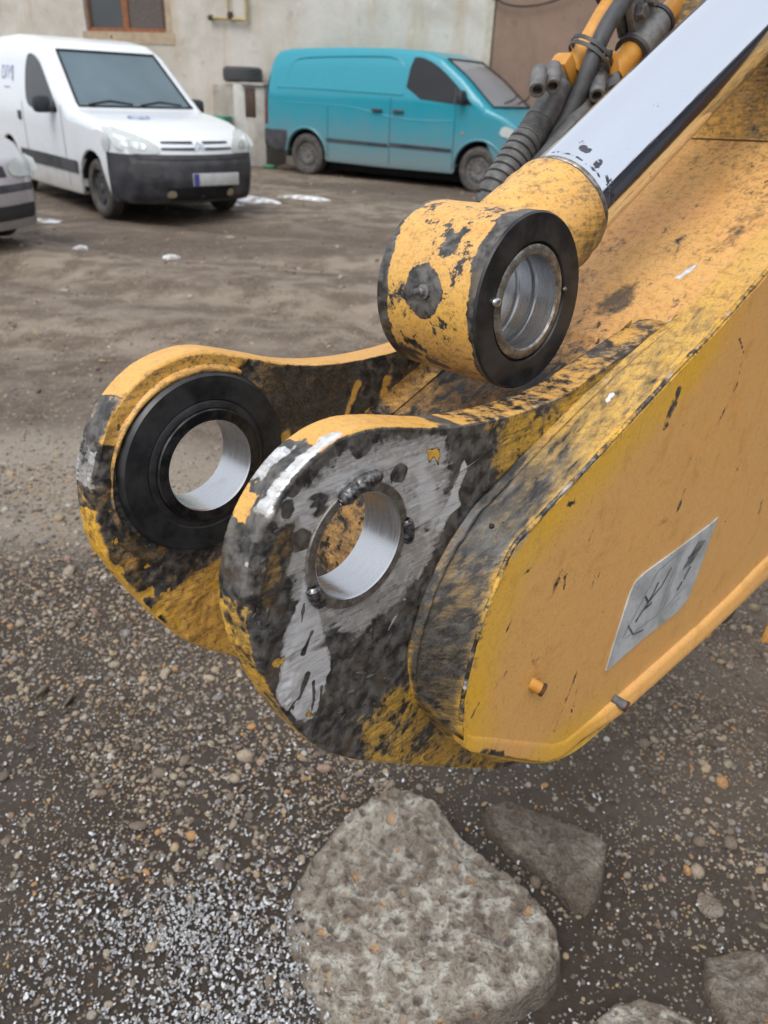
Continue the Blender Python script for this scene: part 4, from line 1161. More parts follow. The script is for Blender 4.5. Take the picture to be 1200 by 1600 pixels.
for k, (s0, p0_, a_, b_, am) in enumerate(((.188, 68, .006, .010, .75), (.182, 45, .012, .005, .7), (.180, 22, .008, .010, .55), (.176, 5, .006, .012, .6), (.196, 78, .004, .006, .5), (.172, 95, .004, .016, .5), (.30, 50, .012, .012, .35), (.36, 45, .006, .01, .3), (.172, 55, .003, .03, .6))): Rr = np.maximum(Rr, spot(s0, p0_, a_, b_, am, k))
set_wear(ro_, np.c_[Rr, Rr * 0, Rr * 0, Rr * 0])

MB().lathe([(.056, 1.48), (.078, 1.48), (.084, 1.50), (.084, 1.60), (.079, 1.62), (.079, 3.1), (.0001, 3.1)], c0, RD, 64).build('barrel', M_PIPE, rod, True, 35)

# ================================================================== HYDRAULIC LINES behind the rod
def poly3(pts, z): return np.array([(x, y, zz) for (x, y), zz in zip(pts, z if hasattr(z, '__len__') else [z] * len(pts))])
def smooth_path(P, n=60): return resample(chaikin(P, 3), n)
def hyd_line(pipe_pts, z, hose_pts, zh, r, label, ribbed, bolts):
    root = empty('hydraulic_line', mat=ARM)
    P = poly3(pipe_pts, z)
    P = np.vstack([P[0] + (P[0] - P[1]) * 6, P])
    MB().tube(smooth_path(P, 40), r, 28).build('pipe', M_PIPE, root)
    e = P[-1]; d = P[-1] - P[-2]; d /= np.linalg.norm(d)
    # local frame at the flange: d along, s sideways (up-left), w towards the viewer
    w = np.array([0, 0, 1.0]); s = np.cross(d, w); s /= np.linalg.norm(s)
    if s[1] < 0: s = -s
    Mx = Matrix((d, s, w)).transposed()
    # split flange: a yellow boss with a wing to the upper left
    MB().box(e + s * r * .55 + d * .006, (.026, r * 3.5, r * 2.1), Mx, .006).build('flange', M_PIPE, root)
    MB().lathe([(r * 1.02, -.045), (r * 1.25, -.012), (r * 1.30, .0)], e, d, 28).build('flange_neck', M_PIPE, root)
    MB().box(e + s * r * .50 + d * .028, (.018, r * 3.3, r * 1.9), Mx, .005).build('flange_clamp', M_STEELGREY, root)
    for (b0, b1) in bolts:
        b0 = np.array(b0); b1 = np.array(b1); ln_ = np.linalg.norm(b1 - b0); rr = .0112
        MB().lathe([(.0001, -.012), (rr, -.012), (rr, ln_ - .001), (rr * .90, ln_), (rr * .62, ln_), (rr * .58, ln_ - .014), (.0001, ln_ - .014)], b0, b1 - b0, 24).build('bolt', M_STEELGREY, root, True, 35)
    h = poly3(hose_pts, zh)
    HP = smooth_path(h, 260)
    L_ = np.r_[0, np.cumsum(np.linalg.norm(np.diff(HP, axis=0), axis=1))]
    if ribbed:
        rad = np.where(L_ < .060, .0245, .0225)
        fine = (L_ > .062) & (L_ < .098); rad = np.where(fine, .0245 + .0010 * np.sin(L_ * 2 * PI / .0042), rad)
        co = L_ >= .098
        HP2 = resample(HP, 1100); L2 = np.linspace(0, L_[-1], 1100)
        rad = np.where(L2 < .062, .0240, np.where(L2 < .098, .0245 + .0009 * np.sin(L2 * 2 * PI / .0048), .0225 + .0042 * smooth(.25, .55, np.abs(np.sin(L2 * PI / .0125)))))
        MB().tube(HP2, rad * .90, 32).build('hose', M_HOSE, root, True, None)
    else:
        MB().tube(HP, .023, 28).build('hose', M_HOSE, root)
    MB().tube(smooth_path(np.array([e + d * .03, e + d * .06 , HP[3]]), 12), [.020] * 12, 24).build('hose_fitting', M_STEELGREY, root)
    tag(root, label, 'hydraulic line')
    return root, e, d, s
hyd_line([(1.058, .502), (1.009, .471), (.971, .449), (.919, .421), (.863, .384), (.826, .358)], -.33,
         [(.806, .346), (.775, .318), (.730, .280), (.678, .245), (.62, .20), (.60, .14), (.62, .05), (.70, -.05)], [-.33, -.33, -.325, -.32, -.33, -.34, -.345, -.345], .0185,
         'right yellow hydraulic pipe with bolted flange and smooth grey hose behind the chrome rod', False,
         [((.772, .351, -.315), (.750, .334, -.300)), ((.812, .357, -.315), (.792, .341, -.300))])
hyd_line([(.905, .505), (.868, .473), (.839, .446), (.812, .416), (.785, .384), (.762, .362)], -.36,
         [(.738, .348), (.716, .318), (.688, .287), (.656, .261), (.627, .231), (.603, .205), (.60, .165), (.63, .08), (.70, -.02)], [-.36, -.36, -.36, -.36, -.36, -.362, -.365, -.365, -.365], .0150,
         'left yellow hydraulic pipe with bolted flange and ribbed conduit hose beside the black cable', True,
         [((.665, .356, -.345), (.641, .338, -.328)), ((.700, .362, -.345), (.677, .344, -.328))])
bh = empty('black_hose', mat=ARM)
P = smooth_path(poly3([(.98, .585), (.90, .520), (.851, .478), (.822, .452), (.794, .426), (.773, .396), (.758, .367), (.749, .334), (.735, .300), (.70, .26), (.66, .20), (.66, .05)], [-.325] * 6 + [-.325, -.33, -.34, -.35, -.36, -.36]), 120)
MB().tube(P, .0125, 20).build('hose', M_RUBBER, bh)
i = int(np.argmin(np.hypot(P[:, 0] - .775, P[:, 1] - .398)))
dct = P[i + 1] - P[i - 1]; dct /= np.linalg.norm(dct)
for k, off in enumerate((0, .009)):
    uu = np.array([-dct[1], dct[0], 0]); a = np.arange(40) * 2 * PI / 40
    c = P[i] + dct * off + uu * .014 + np.array([0, 0, -.016])
    ring = np.array([c + uu * .034 * math.cos(q) + (np.array([0, 0, 1.]) + dct * .25) * .034 * math.sin(q) for q in a])
    mb = MB(); rows = []
    for j in range(40):
        rad_ = (ring[j] - c) / np.linalg.norm(ring[j] - c)
        rows.append([ring[j] - dct * .0028, ring[j] - dct * .0028 + rad_ * .0015, ring[j] + dct * .0028 + rad_ * .0015, ring[j] + dct * .0028])
    mb.grid(np.array(rows), cu=True, cv=True); mb.build('cable_tie', M_RUBBER, bh, True, 30)
MB().box(P[i] + np.array([.006, -.010, .0165]), (.010, .009, .008), None, .001).build('tie_lock', M_RUBBER, bh)
tag(bh, 'black rubber hose strapped with cable ties to the left yellow pipe', 'hose')
# double pipe clamp
pc = empty('pipe_clamp', mat=ARM)
dd_ = np.array([.80, .60, 0]); dd_ /= np.linalg.norm(dd_); ss_ = np.array([-dd_[1], dd_[0], 0])
c1 = np.array([.915, .418, -.33])
MB().lathe([(.0190, -.036), (.0255, -.036), (.0262, -.030), (.0262, .030), (.0255, .036), (.0190, .036)], c1, dd_, 36, True).build('clamp_shell', M_CLAMP, pc, True, 35)
for s_ in (-.038, .038):
    MB().lathe([(.019, -.0035), (.0285, -.0035), (.0290, 0), (.0285, .0035), (.019, .0035)], c1 + dd_ * s_, dd_, 36, True).build('rubber_ring', M_RUBBER, pc, True, 35)
Mx = Matrix((dd_, ss_, (0, 0, 1.))).transposed()
MB().box(c1 + ss_ * .046 + np.array([0, 0, -.002]), (.056, .050, .014), Mx, .004).build('clamp_plate', M_CLAMP, pc)
MB().box(c1 + ss_ * .046 + np.array([0, 0, -.020]), (.062, .056, .012), Mx, .003).build('clamp_plate', M_STEELGREY, pc)
for k in (-.013, .017):
    c = c1 + ss_ * (.048) + dd_ * k + np.array([0, 0, .004])
    MB().lathe([(.0001, 0), (.0125, 0), (.0125, .004), (.0001, .004)], c, (0, 0, 1), 24).build('washer', M_STEELGREY, pc, True, 30)
    MB().lathe([(.0001, .004), (.0105, .004), (.0105, .013), (.0095, .014), (.0001, .014)], c, (0, 0, 1), 6).build('bolt', M_STEELGREY, pc, True, 30)
c2 = np.array([.868, .482, -.362])
MB().lathe([(.0160, -.045), (.0235, -.045), (.0245, -.038), (.0245, .045), (.0235, .05)], c2 + dd_ * .03, dd_, 36).build('clamp_shell', M_CLAMP, pc, True, 35)
MB().lathe([(.016, -.004), (.026, -.004), (.0265, 0), (.026, .004), (.016, .004)], c2 - dd_ * .018, dd_, 36, True).build('rubber_ring', M_RUBBER, pc, True, 35)
tag(pc, 'grey bolted double clamp holding the two yellow pipes together', 'pipe clamp')
# ================================================================== VEHICLES
def car_paint(name, col, dirt=(.20, .17, .14), d0=.15, d1=.75, amt=.75, rough=.28, metal=0.0):
    t = NT(name)
    n = t.noise(3.0, 6, .65); f = t.noise(25, 5, .6)
    sx = t.n('ShaderNodeSeparateXYZ'); t.l(t.obj(), sx.inputs[0])
    lo = t.ramp(t.math('ADD', sx.outputs[2], t.math('MULTIPLY', n, -.5)), d1 - .25, d0 - .25, 0, amt)
    c = t.mix(t.ramp(n, .35, .7, 0, .10), col, tuple(k * .8 for k in col))
    c = t.mix(t.ramp(f, .45, .75, 0, .12), c, dirt)
    c = t.mix(lo, c, dirt)
    t.fin(c, t.math('MULTIPLY_ADD', lo, .4, rough), metal, coat=.3)
    return t.m
P_TEAL = car_paint('teal_paint', (.006, .26, .345), (.19, .215, .21), .1, 1.25, .85, .3)
P_WHITE = car_paint('white_paint', (.72, .76, .80), (.34, .31, .26), .1, .65, .85, .3)
P_SILVER = car_paint('silver_paint', (.50, .50, .53), (.2, .18, .16), .1, .5, .5, .3, .4)
def dirty_plastic(name, c):
    t = NT(name); n = t.noise(4, 6, .6)
    t.fin(t.mix(t.ramp(n, .35, .7, 0, .8), c, (.085, .082, .085)), .55, 0); t.bump(t.noise(80, 3), .1, .002); return t.m
M_PLASTIC = dirty_plastic('grey_black_plastic', (.022, .025, .034))
M_BLACK = simple('dark_void', (.006, .006, .007), .8, 0, .2, 10, 0)
def glassy(name, c, rough=.08):
    t = NT(name); n = t.noise(2, 4); t.fin(t.mix(n, c, tuple(k * 1.6 for k in c)), rough, 0, .3); return t.m
M_GLASS = glassy('tinted_window_glass', (.018, .019, .021))
M_WS = glassy('windscreen_glass', (.085, .12, .14), .06)
M_WSB = glassy('sky_reflection_windscreen_glass', (.17, .185, .20), .06)  # lighter base: the sky's reflection is put into the glass colour
M_LAMP = glassy('headlamp_glass', (.38, .405, .40), .10)
M_REFL = simple('lamp_reflector', (.62, .66, .64), .25, .6, .3, 12, .0)
M_TYRE = simple('dusty_tyre', (.045, .042, .038), .8, 0, .4, 12, .3, .004, col2=(.10, .092, .082))
M_HUB = simple('dusty_hubcap', (.20, .19, .18), .5, .2, .3, 10, .1, .002, col2=(.12, .115, .11))
M_HUBD = simple('dark_hub', (.055, .055, .058), .6, .1, .3, 10, .1, .002)
M_PLATE = simple('plate_white', (.50, .51, .50), .5, 0, .15, 8, 0)
M_PBLUE = simple('plate_blue', (.06, .07, .30), .5, 0, .1, 8, 0)
M_LOGO = simple('logo_blue', (.20, .24, .50), .5, 0, .3, 8, 0)
M_CHROMEC = simple('car_chrome', (.6, .62, .65), .25, .8, .1, 8, 0)
M_RED = simple('tail_lamp', (.16, .012, .012), .3, 0, .2, 8, 0)
M_AMBER = simple('amber_lamp', (.5, .28, .1), .3, 0, .2, 8, 0)
M_FOG = simple('fog_lamp', (.42, .36, .26), .3, .3, .2, 8, 0)
M_SEAM = simple('door_seam', (.03, .03, .032), .7, 0, .2, 8, 0)

class Body:
    def __init__(s, outline, hw, seg, zmid, x0m, x1m, bev, kfun, nres=340, arches=()):
        s.O = resample(outline, nres, True); s.hw = hw; s.zm = zmid; s.x0, s.x1 = x0m, x1m; s.bev = bev; s.k = kfun
        s.arches = arches
    def S(s, x, z):
        """half width of the side surface"""
        q = np.c_[np.atleast_1d(x), np.atleast_1d(z)]
        w = s.hw(q[:, 0], q[:, 1]); b = s.bev(q[:, 0], q[:, 1])
        d = np.clip(-sdpoly(q, s.O), 0, None); e = np.clip(b - d, 0, None)
        return w - b + np.sqrt(np.clip(b * b - e * e, 0, None))
    def shell(s):
        O = s.O; n = len(O)
        b = s.bev(O[:, 0], O[:, 1]); W = s.hw(O[:, 0], O[:, 1]) - b
        mid = np.c_[np.clip(O[:, 0], s.x0, s.x1), np.full(n, s.zm)]
        dv = mid - O; L = np.linalg.norm(dv, axis=1); dv /= L[:, None]
        rows = []
        def side(sg):
            R = []
            for a in np.linspace(90, 10, 6):
                ins = b * (1 - math.cos(math.radians(90 - a)))
                q = O + dv * ins[:, None]
                y = W + b * math.sin(math.radians(90 - a)); R.append(np.c_[q[:, 0], y * sg, q[:, 1]])
            for t_ in (.10, .2, .35, .5, .65, .8, .92, 1.0):
                q = O + dv * (b + (L - b) * t_)[:, None]
                R.append(np.c_[q[:, 0], sg * s.hw(q[:, 0], q[:, 1]), q[:, 1]])
            return R
        left = side(1)[::-1]; right = side(-1)
        strip = []
        for q in np.linspace(.94, -.94, 15):
            strip.append(np.c_[O[:, 0] + s.k(O[:, 0], O[:, 1]) * (1 - q * q), W * q, O[:, 1]])
        A = np.array(left + strip + right)
        return A
    def front(s, y, z):
        """x of the front skin at height z, lateral y"""
        y = np.atleast_1d(y); z = np.atleast_1d(z); out = []
        O = s.O; mx = (s.x0 + s.x1) / 2
        F = O[(O[:, 0] > s.xf) & ((O[:, 1] > s.zsp) | (O[:, 0] > s.xsp))]
        F = F[np.argsort(F[:, 1])]
        xx = np.interp(z, F[:, 1], F[:, 0])
        W = s.hw(xx, z) - s.bev(xx, z); b = s.bev(xx, z)
        k = s.k(xx, z)
        e = np.clip(np.abs(y) - W, 0, b * .98)
        return xx + k * (1 - np.clip(np.abs(y) / W, 0, 1) ** 2) - (b - np.sqrt(b * b - e * e))
    def topz(s, x, y):
        O = s.O; T = O[O[:, 1] > s.ztop]; T = T[np.argsort(T[:, 0])]
        W = s.hw(x, x * 0 + 1.0) - .1
        xs = x - s.k(x, x * 0 + 1.0) * (1 - np.clip(np.abs(y) / W, 0, 1) ** 2)
        return np.interp(xs, T[:, 0], T[:, 1])
def poly_mesh(poly, cuts=3):
    bm = bmesh.new()
    vs = [bm.verts.new((p[0], p[1], 0)) for p in poly]; bm.faces.new(vs)
    bmesh.ops.triangulate(bm, faces=bm.faces[:])
    for _ in range(cuts):
        e = [e for e in bm.edges if e.calc_length() > .07]
        if not e: break
        bmesh.ops.subdivide_edges(bm, edges=e, cuts=1, use_grid_fill=False); bmesh.ops.triangulate(bm, faces=bm.faces[:])
    bm.verts.index_update()
    P = np.array([v.co[:2] for v in bm.verts]); F = [tuple(v.index for v in f.verts) for f in bm.faces]; bm.free()
    return P, F
def side_patch(B, poly, off, name, mat, parent, sg=-1, rounds=1, cuts=4):
    if rounds: poly = chaikin(poly, rounds, True)
    P, F = poly_mesh(poly, cuts)
    y = B.S(P[:, 0], P[:, 1]) + off
    return mesh_obj(name, np.c_[P[:, 0], sg * y, P[:, 1]], F, mat, parent, True)
def front_patch(B, poly, off, name, mat, parent, rounds=1, cuts=4):
    if rounds: poly = chaikin(poly, rounds, True)
    P, F = poly_mesh(poly, cuts)
    x = B.front(P[:, 0], P[:, 1]) + off
    return mesh_obj(name, np.c_[x, P[:, 0], P[:, 1]], F, mat, parent, True)
def rim_wheel(parent, c, r, w, rim_r, hub_mat, nslot=0, sg=-1):
    t_ = MB().lathe([(rim_r, w * .30), (rim_r + .02, w * .46), (r - .05, w * .5), (r - .015, w * .42), (r, w * .30), (r, -w * .30), (r - .015, -w * .42), (r - .06, -w * .5), (rim_r, -w * .4)], c, (0, sg, 0), 48)
    wo = t_.build('wheel', M_TYRE, parent, True, 30)
    MB().lathe([(.0001, w * .38), (.04, w * .38), (.055, w * .30), (rim_r * .55, w * .33), (rim_r * .80, w * .34), (rim_r * .88, w * .22), (rim_r * .97, w * .24), (rim_r + .006, w * .36), (rim_r + .012, w * .30)], c, (0, sg, 0), 40).build('rim', hub_mat, wo, True, 30)
    for k in range(nslot):
        a = 2 * PI * k / nslot
        x, z = math.cos(a) * rim_r * .72, math.sin(a) * rim_r * .72
        MB().lathe([(.0001, w * .36), (rim_r * .085, w * .36), (rim_r * .09, w * .30)], (c[0] + x, c[1], c[2] + z), (0, sg, 0), 10).build('hub_slot', M_BLACK, wo)
    return wo
def split_shell(B, parent, classes, bis):
    """one shell cut along planes, its faces sorted into named parts"""
    A = B.shell(); mb = MB().grid(A, cv=True)
    bm = bmesh.new()
    vs = [bm.verts.new(v) for v in mb.V]
    for f in mb.F:
        try: bm.faces.new([vs[i] for i in f])
        except ValueError: pass
    bmesh.ops.remove_doubles(bm, verts=bm.verts[:], dist=.0004)
    for co, no in bis:
        bmesh.ops.bisect_plane(bm, geom=bm.verts[:] + bm.edges[:] + bm.faces[:], plane_co=co, plane_no=no, dist=1e-4)
    bm.verts.index_update()
    groups = {}
    for f in bm.faces:
        c = f.calc_center_median(); k = classes(c.x, c.y, c.z)
        groups.setdefault(k, []).append([v.index for v in f.verts])
    V = [tuple(v.co) for v in bm.verts]; bm.free()
    out = {}
    for key_, fs in groups.items():
        nm, mat = key_[:2]
        used = sorted({i for f in fs for i in f}); mp = {u: i for i, u in enumerate(used)}
        out[nm] = mesh_obj(nm, [V[i] for i in used], [[mp[i] for i in f] for f in fs], mat, parent, True, 50)
    return out
def arch(cx, cz, r, a0, a1, n=14):
    return [(cx + r * math.cos(math.radians(a)), cz + r * math.sin(math.radians(a))) for a in np.linspace(a0, a1, n)]
def ground_place(P, f, label, name, cat):
    M = Matrix(((f[0], -f[1], 0, P[0]), (f[1], f[0], 0, P[1]), (0, 0, 1, P[2] if len(P) > 2 else 0), (0, 0, 0, 1)))
    r = empty(name, mat=M); return tag(r, label, cat)

# ---------------- teal van: x forward from the rear axle
vf = np.array([1.223 + 1.666, 13.274 - 14.882]); vf /= np.linalg.norm(vf)
vP = np.array([-1.666, 14.882]) + np.array([-vf[1], vf[0]]) * .95
zv = gz(*vP) * .5
van = ground_place((vP[0], vP[1], zv), vf, 'teal panel van parked along the wall, dusty along its lower side', 'parked_van', 'van')
VO = [(-.90, .36), (-.97, .44), (-.96, .80), (-.93, 1.15), (-.86, 1.55), (-.78, 1.80), (-.68, 1.90), (-.40, 1.945), (.5, 1.975), (1.6, 1.975), (2.20, 1.945), (2.48, 1.86), (2.90, 1.60), (3.30, 1.28), (3.42, 1.19), (3.70, 1.08), (3.92, .95), (4.05, .80), (4.10, .66), (4.14, .50), (4.10, .32), (4.00, .24), (3.74, .25)] \
    + arch(3.305, .33, .415, -8, 188) + [(2.86, .24), (1.6, .235), (.44, .25)] + arch(0, .33, .405, -8, 188) + [(-.46, .30)]
def v_hw(x, z):
    x, z = np.asarray(x, float), np.asarray(z, float)
    w = .95 - .155 * np.clip((z - 1.15) / .8, 0, 1) ** 1.5 - .02 * np.clip((.6 - z) / .4, 0, 1)
    w = w - .10 * np.clip((x - 3.2) / .95, 0, 1) ** 2 - .05 * np.clip((-.3 - x) / .7, 0, 1) ** 2 + .012 * np.exp(-((z - 1.28) / .06) ** 2)
    return w
def v_bev(x, z):
    b = np.where(z > 1.2, .11, .08); b = np.where((z < .76) & (x < 3.75) & (x > -.5), .02, b); return b
VB = Body(VO, v_hw, None, .98, -.55, 3.25, v_bev, lambda x, z: np.where(x > 2.2, .10 + .08 * np.clip(x - 3.4, 0, 1), np.where(x < -.6, -.05, 0.0)), 420)
VB.xf = 3.2; VB.ztop = .95; VB.zsp = .78; VB.xsp = 3.78
def v_cls(x, y, z):
    if (x > 3.74 and z < .64) or (x > 3.6 and z < .30): return ('front_bumper', M_PLASTIC)
    if x < -.40 and z < .70: return ('rear_bumper', M_PLASTIC)
    if z < .76 and (abs(x) < .395 or abs(x - 3.305) < .405) and abs(y) < .92: return ('wheel_arch', M_BLACK, (x > -1.2) if 0 else abs(x) < 1.0, y > 0)
    if z < .34 and abs(y) < .9: return ('underbody', M_BLACK)
    if 2.50 < x and z > 1.21 and abs(y) < .66 + (1.86 - z) * .18: return ('windscreen', M_WSB)
    return ('body', P_TEAL)
split_shell(VB, van, v_cls, [((0, 0, .64), (0, 0, 1)), ((0, 0, .70), (0, 0, 1)), ((-.40, 0, 0), (1, 0, 0)), ((3.74, 0, 0), (1, 0, 0)), ((0, 0, 1.21), (0, 0, 1)), ((0, .66, 1.86), (0, 1, .18)), ((0, -.66, 1.86), (0, -1, .18)), ((2.5, 0, 0), (1, 0, 0))])
for sg in (-1, 1):
    side_patch(VB, [(1.93, 1.30), (1.99, 1.845), (2.12, 1.865), (2.40, 1.78), (2.72, 1.58), (3.12, 1.26), (3.13, 1.22)], .006, 'side_window', M_GLASS, van, sg, 1)
    side_patch(VB, [(2.82, 1.235), (2.845, 1.235), (2.845, 1.47), (2.82, 1.48)], .010, 'window_pillar', M_PLASTIC, van, sg, 0)
    # moulding strip, door seams, creases
    for x0, x1, zc in ((.44, 1.66, .60), (1.70, 2.83, .60)):
        side_patch(VB, [(x0, zc - .032), (x1, zc - .045), (x1, zc + .005), (x0, zc + .025)], .010, 'moulding', M_PLASTIC, van, sg, 0)
    for x0 in (1.68, 2.85): side_patch(VB, [(x0, .30), (x0 + .010, .30), (x0 + .010, 1.28), (x0, 1.28)], .003, 'seam', M_SEAM, van, sg, 0)
    side_patch(VB, [(.46, .30), (.468, .30), (.468, 1.1), (.46, 1.1)], .003, 'seam', M_SEAM, van, sg, 0)
    for xh in (1.44, 1.84):
        y = VB.S(np.array([xh]), np.array([1.09]))[0]
        MB().box((xh, sg * (y + .022), 1.09), (.20, .032, .045), None, .014).build('door_handle', M_PLASTIC, van)
    # pressed panel outline of the load side
    y = lambda a, b: VB.S(np.array([a]), np.array([b]))[0]
    rail = np.array([(a, sg * (VB.S(np.array([a]), np.array([b]))[0] + .004), b) for a, b in [(-.60, 1.36), (.2, 1.36), (1.0, 1.345), (1.9, 1.33)]])
    MB().tube(smooth_path(rail, 30), .013, 8).build('slide_rail', P_TEAL, van)
    pr = np.array([(a, sg * (VB.S(np.array([a]), np.array([b]))[0] - .002), b) for a, b in [(-.38, 1.46), (-.36, 1.70), (-.22, 1.80), (.2, 1.83), (1.0, 1.855), (1.86, 1.86), (1.88, 1.44)]])
    MB().tube(smooth_path(pr, 60), .008, 6).build('panel_crease', P_TEAL, van)
    cr = np.array([(a, sg * (VB.S(np.array([a]), np.array([b]))[0] - .006), b) for a, b in [(-.40, 1.13), (.6, 1.13), (1.1, 1.10), (1.66, 1.0), (2.3, .97), (2.84, 1.0)]])
    MB().tube(smooth_path(cr, 60), .012, 6).build('panel_crease', P_TEAL, van)
    for cx in (0, 3.305):
        lipp = np.array([(cx + .43 * math.cos(a), sg * (VB.S(np.array([cx + .45 * math.cos(a)]), np.array([.33 + .45 * math.sin(a)]))[0] + .004), .33 + .43 * math.sin(a)) for a in np.linspace(.1, PI - .1, 24)])
        MB().tube(lipp, .018, 8).build('arch_lip', P_TEAL, van)
        rim_wheel(van, (cx, sg * .83, .33), .335, .215, .205, M_HUB, 0, sg)
        for k in range(12):
            a = k * PI / 6; MB().lathe([(.0001, .104), (.017, .104), (.018, .09)], (cx + .145 * math.cos(a), sg * .83, .33 + .145 * math.sin(a)), (0, sg, 0), 8).build('hub_slot', M_HUBD, van)
    MB().box((2.97, sg * 1.02, 1.33), (.12, .20, .20), None, .05).build('mirror', M_PLASTIC, van)
    MB().box((2.95, sg * .93, 1.27), (.08, .12, .06), None, .02).build('mirror_arm', M_PLASTIC, van)
    side_patch(VB, [(-.905, .78), (-.84, .78), (-.82, 1.52), (-.84, 1.60), (-.862, 1.55)], .008, 'tail_lamp', M_RED, van, sg, 0)
    side_patch(VB, [(3.60, .84), (3.84, .80), (3.94, .86), (3.80, .95), (3.66, .98)], .012, 'headlamp', M_LAMP, van, sg, 1)
    side_patch(VB, [(2.98, .83), (3.03, .83), (3.03, .86), (2.98, .86)], .008, 'indicator', M_AMBER, van, sg, 0)
front_patch(VB, [(-.82, .80), (-.45, .76), (-.42, .90), (-.80, .97)], .010, 'headlamp', M_LAMP, van)
front_patch(VB, [(.82, .80), (.45, .76), (.42, .90), (.80, .97)], .010, 'headlamp', M_LAMP, van)
front_patch(VB, [(-.40, .70), (.40, .70), (.44, .86), (-.44, .86)], .008, 'grille', M_PLASTIC, van)
wp = np.array([(3.40, -.55, 1.275), (3.36, -.1, 1.33), (3.30, .2, 1.40)]) + np.array([.10, 0, .0])
MB().tube(wp, .012, 6).build('wiper', M_BLACK, van)
MB().tube(wp + np.array([0, .55, 0]), .012, 6).build('wiper', M_BLACK, van)
MB().box((1.6, 0, .16), (3.2, 1.2, .14), None, .03).build('chassis', M_BLACK, van)

# ---------------- white van: x forward from the front axle
bf = np.array([.6685, -.7437]); bP = np.array([-2.7451, 9.7654])
wv = ground_place((bP[0], bP[1], gz(*bP) * .5), bf, 'white delivery van with black front bumper parked left of the teal one', 'parked_van', 'van')
BO = [(-3.38, .30), (-3.46, .42), (-3.46, .80), (-3.42, 1.2), (-3.34, 1.62), (-3.22, 1.76), (-3.0, 1.81), (-2.4, 1.825), (-1.9, 1.80), (-1.55, 1.755), (-1.30, 1.66), (-.95, 1.385), (-.62, 1.125), (-.50, 1.065), (-.2, 1.035), (.12, .99), (.40, .92), (.58, .85), (.67, .78), (.70, .70), (.745, .60), (.755, .45), (.70, .28), (.62, .20), (.44, .20)] \
    + arch(0, .31, .375, -12, 192) + [(-.40, .19), (-1.3, .18), (-2.26, .19)] + arch(-2.69, .31, .37, -12, 192) + [(-3.1, .25)]
def b_hw(x, z):
    x, z = np.asarray(x, float), np.asarray(z, float)
    w = .865 - .15 * np.clip((z - .98) / .85, 0, 1) ** 1.35 - .015 * np.clip((.5 - z) / .35, 0, 1)
    w = w - .13 * np.clip((x - .05) / .72, 0, 1) ** 2 - .03 * np.clip((-3. - x) / .5, 0, 1) ** 2
    return w
def b_bev(x, z):
    b = np.where(z > 1.2, .12, .10); b = np.where((z < .72) & (x < .45), .02, b); return b
BB = Body(BO, b_hw, None, .88, -3.05, .12, b_bev, lambda x, z: np.where(x > -1.6, .05 + .13 * np.clip(x + .6, 0, 1), 0.0), 420)
BB.xf = -.3; BB.ztop = .8; BB.zsp = .72; BB.xsp = .46
def b_cls(x, y, z):
    if x > .36 and z < .70: return ('front_bumper', M_PLASTIC)
    if z < .72 and (abs(x) < .365 or abs(x + 2.69) < .36) and abs(y) < .83: return ('wheel_arch', M_BLACK, (x > -1.2) if 0 else abs(x) < 1.0, y > 0)
    if z < .24 and abs(y) < .8: return ('underbody', M_BLACK)
    if -1.34 < x and 1.09 < z < 1.655 and abs(y) < .60 + (1.66 - z) * .2: return ('windscreen', M_WS)
    return ('body', P_WHITE)
split_shell(BB, wv, b_cls, [((0, 0, .70), (0, 0, 1)), ((.36, 0, 0), (1, 0, 0)), ((0, 0, 1.09), (0, 0, 1)), ((0, 0, 1.655), (0, 0, 1)), ((0, .60, 1.66), (0, 1, .2)), ((0, -.60, 1.66), (0, -1, .2)), ((0, 0, .24), (0, 0, 1))])
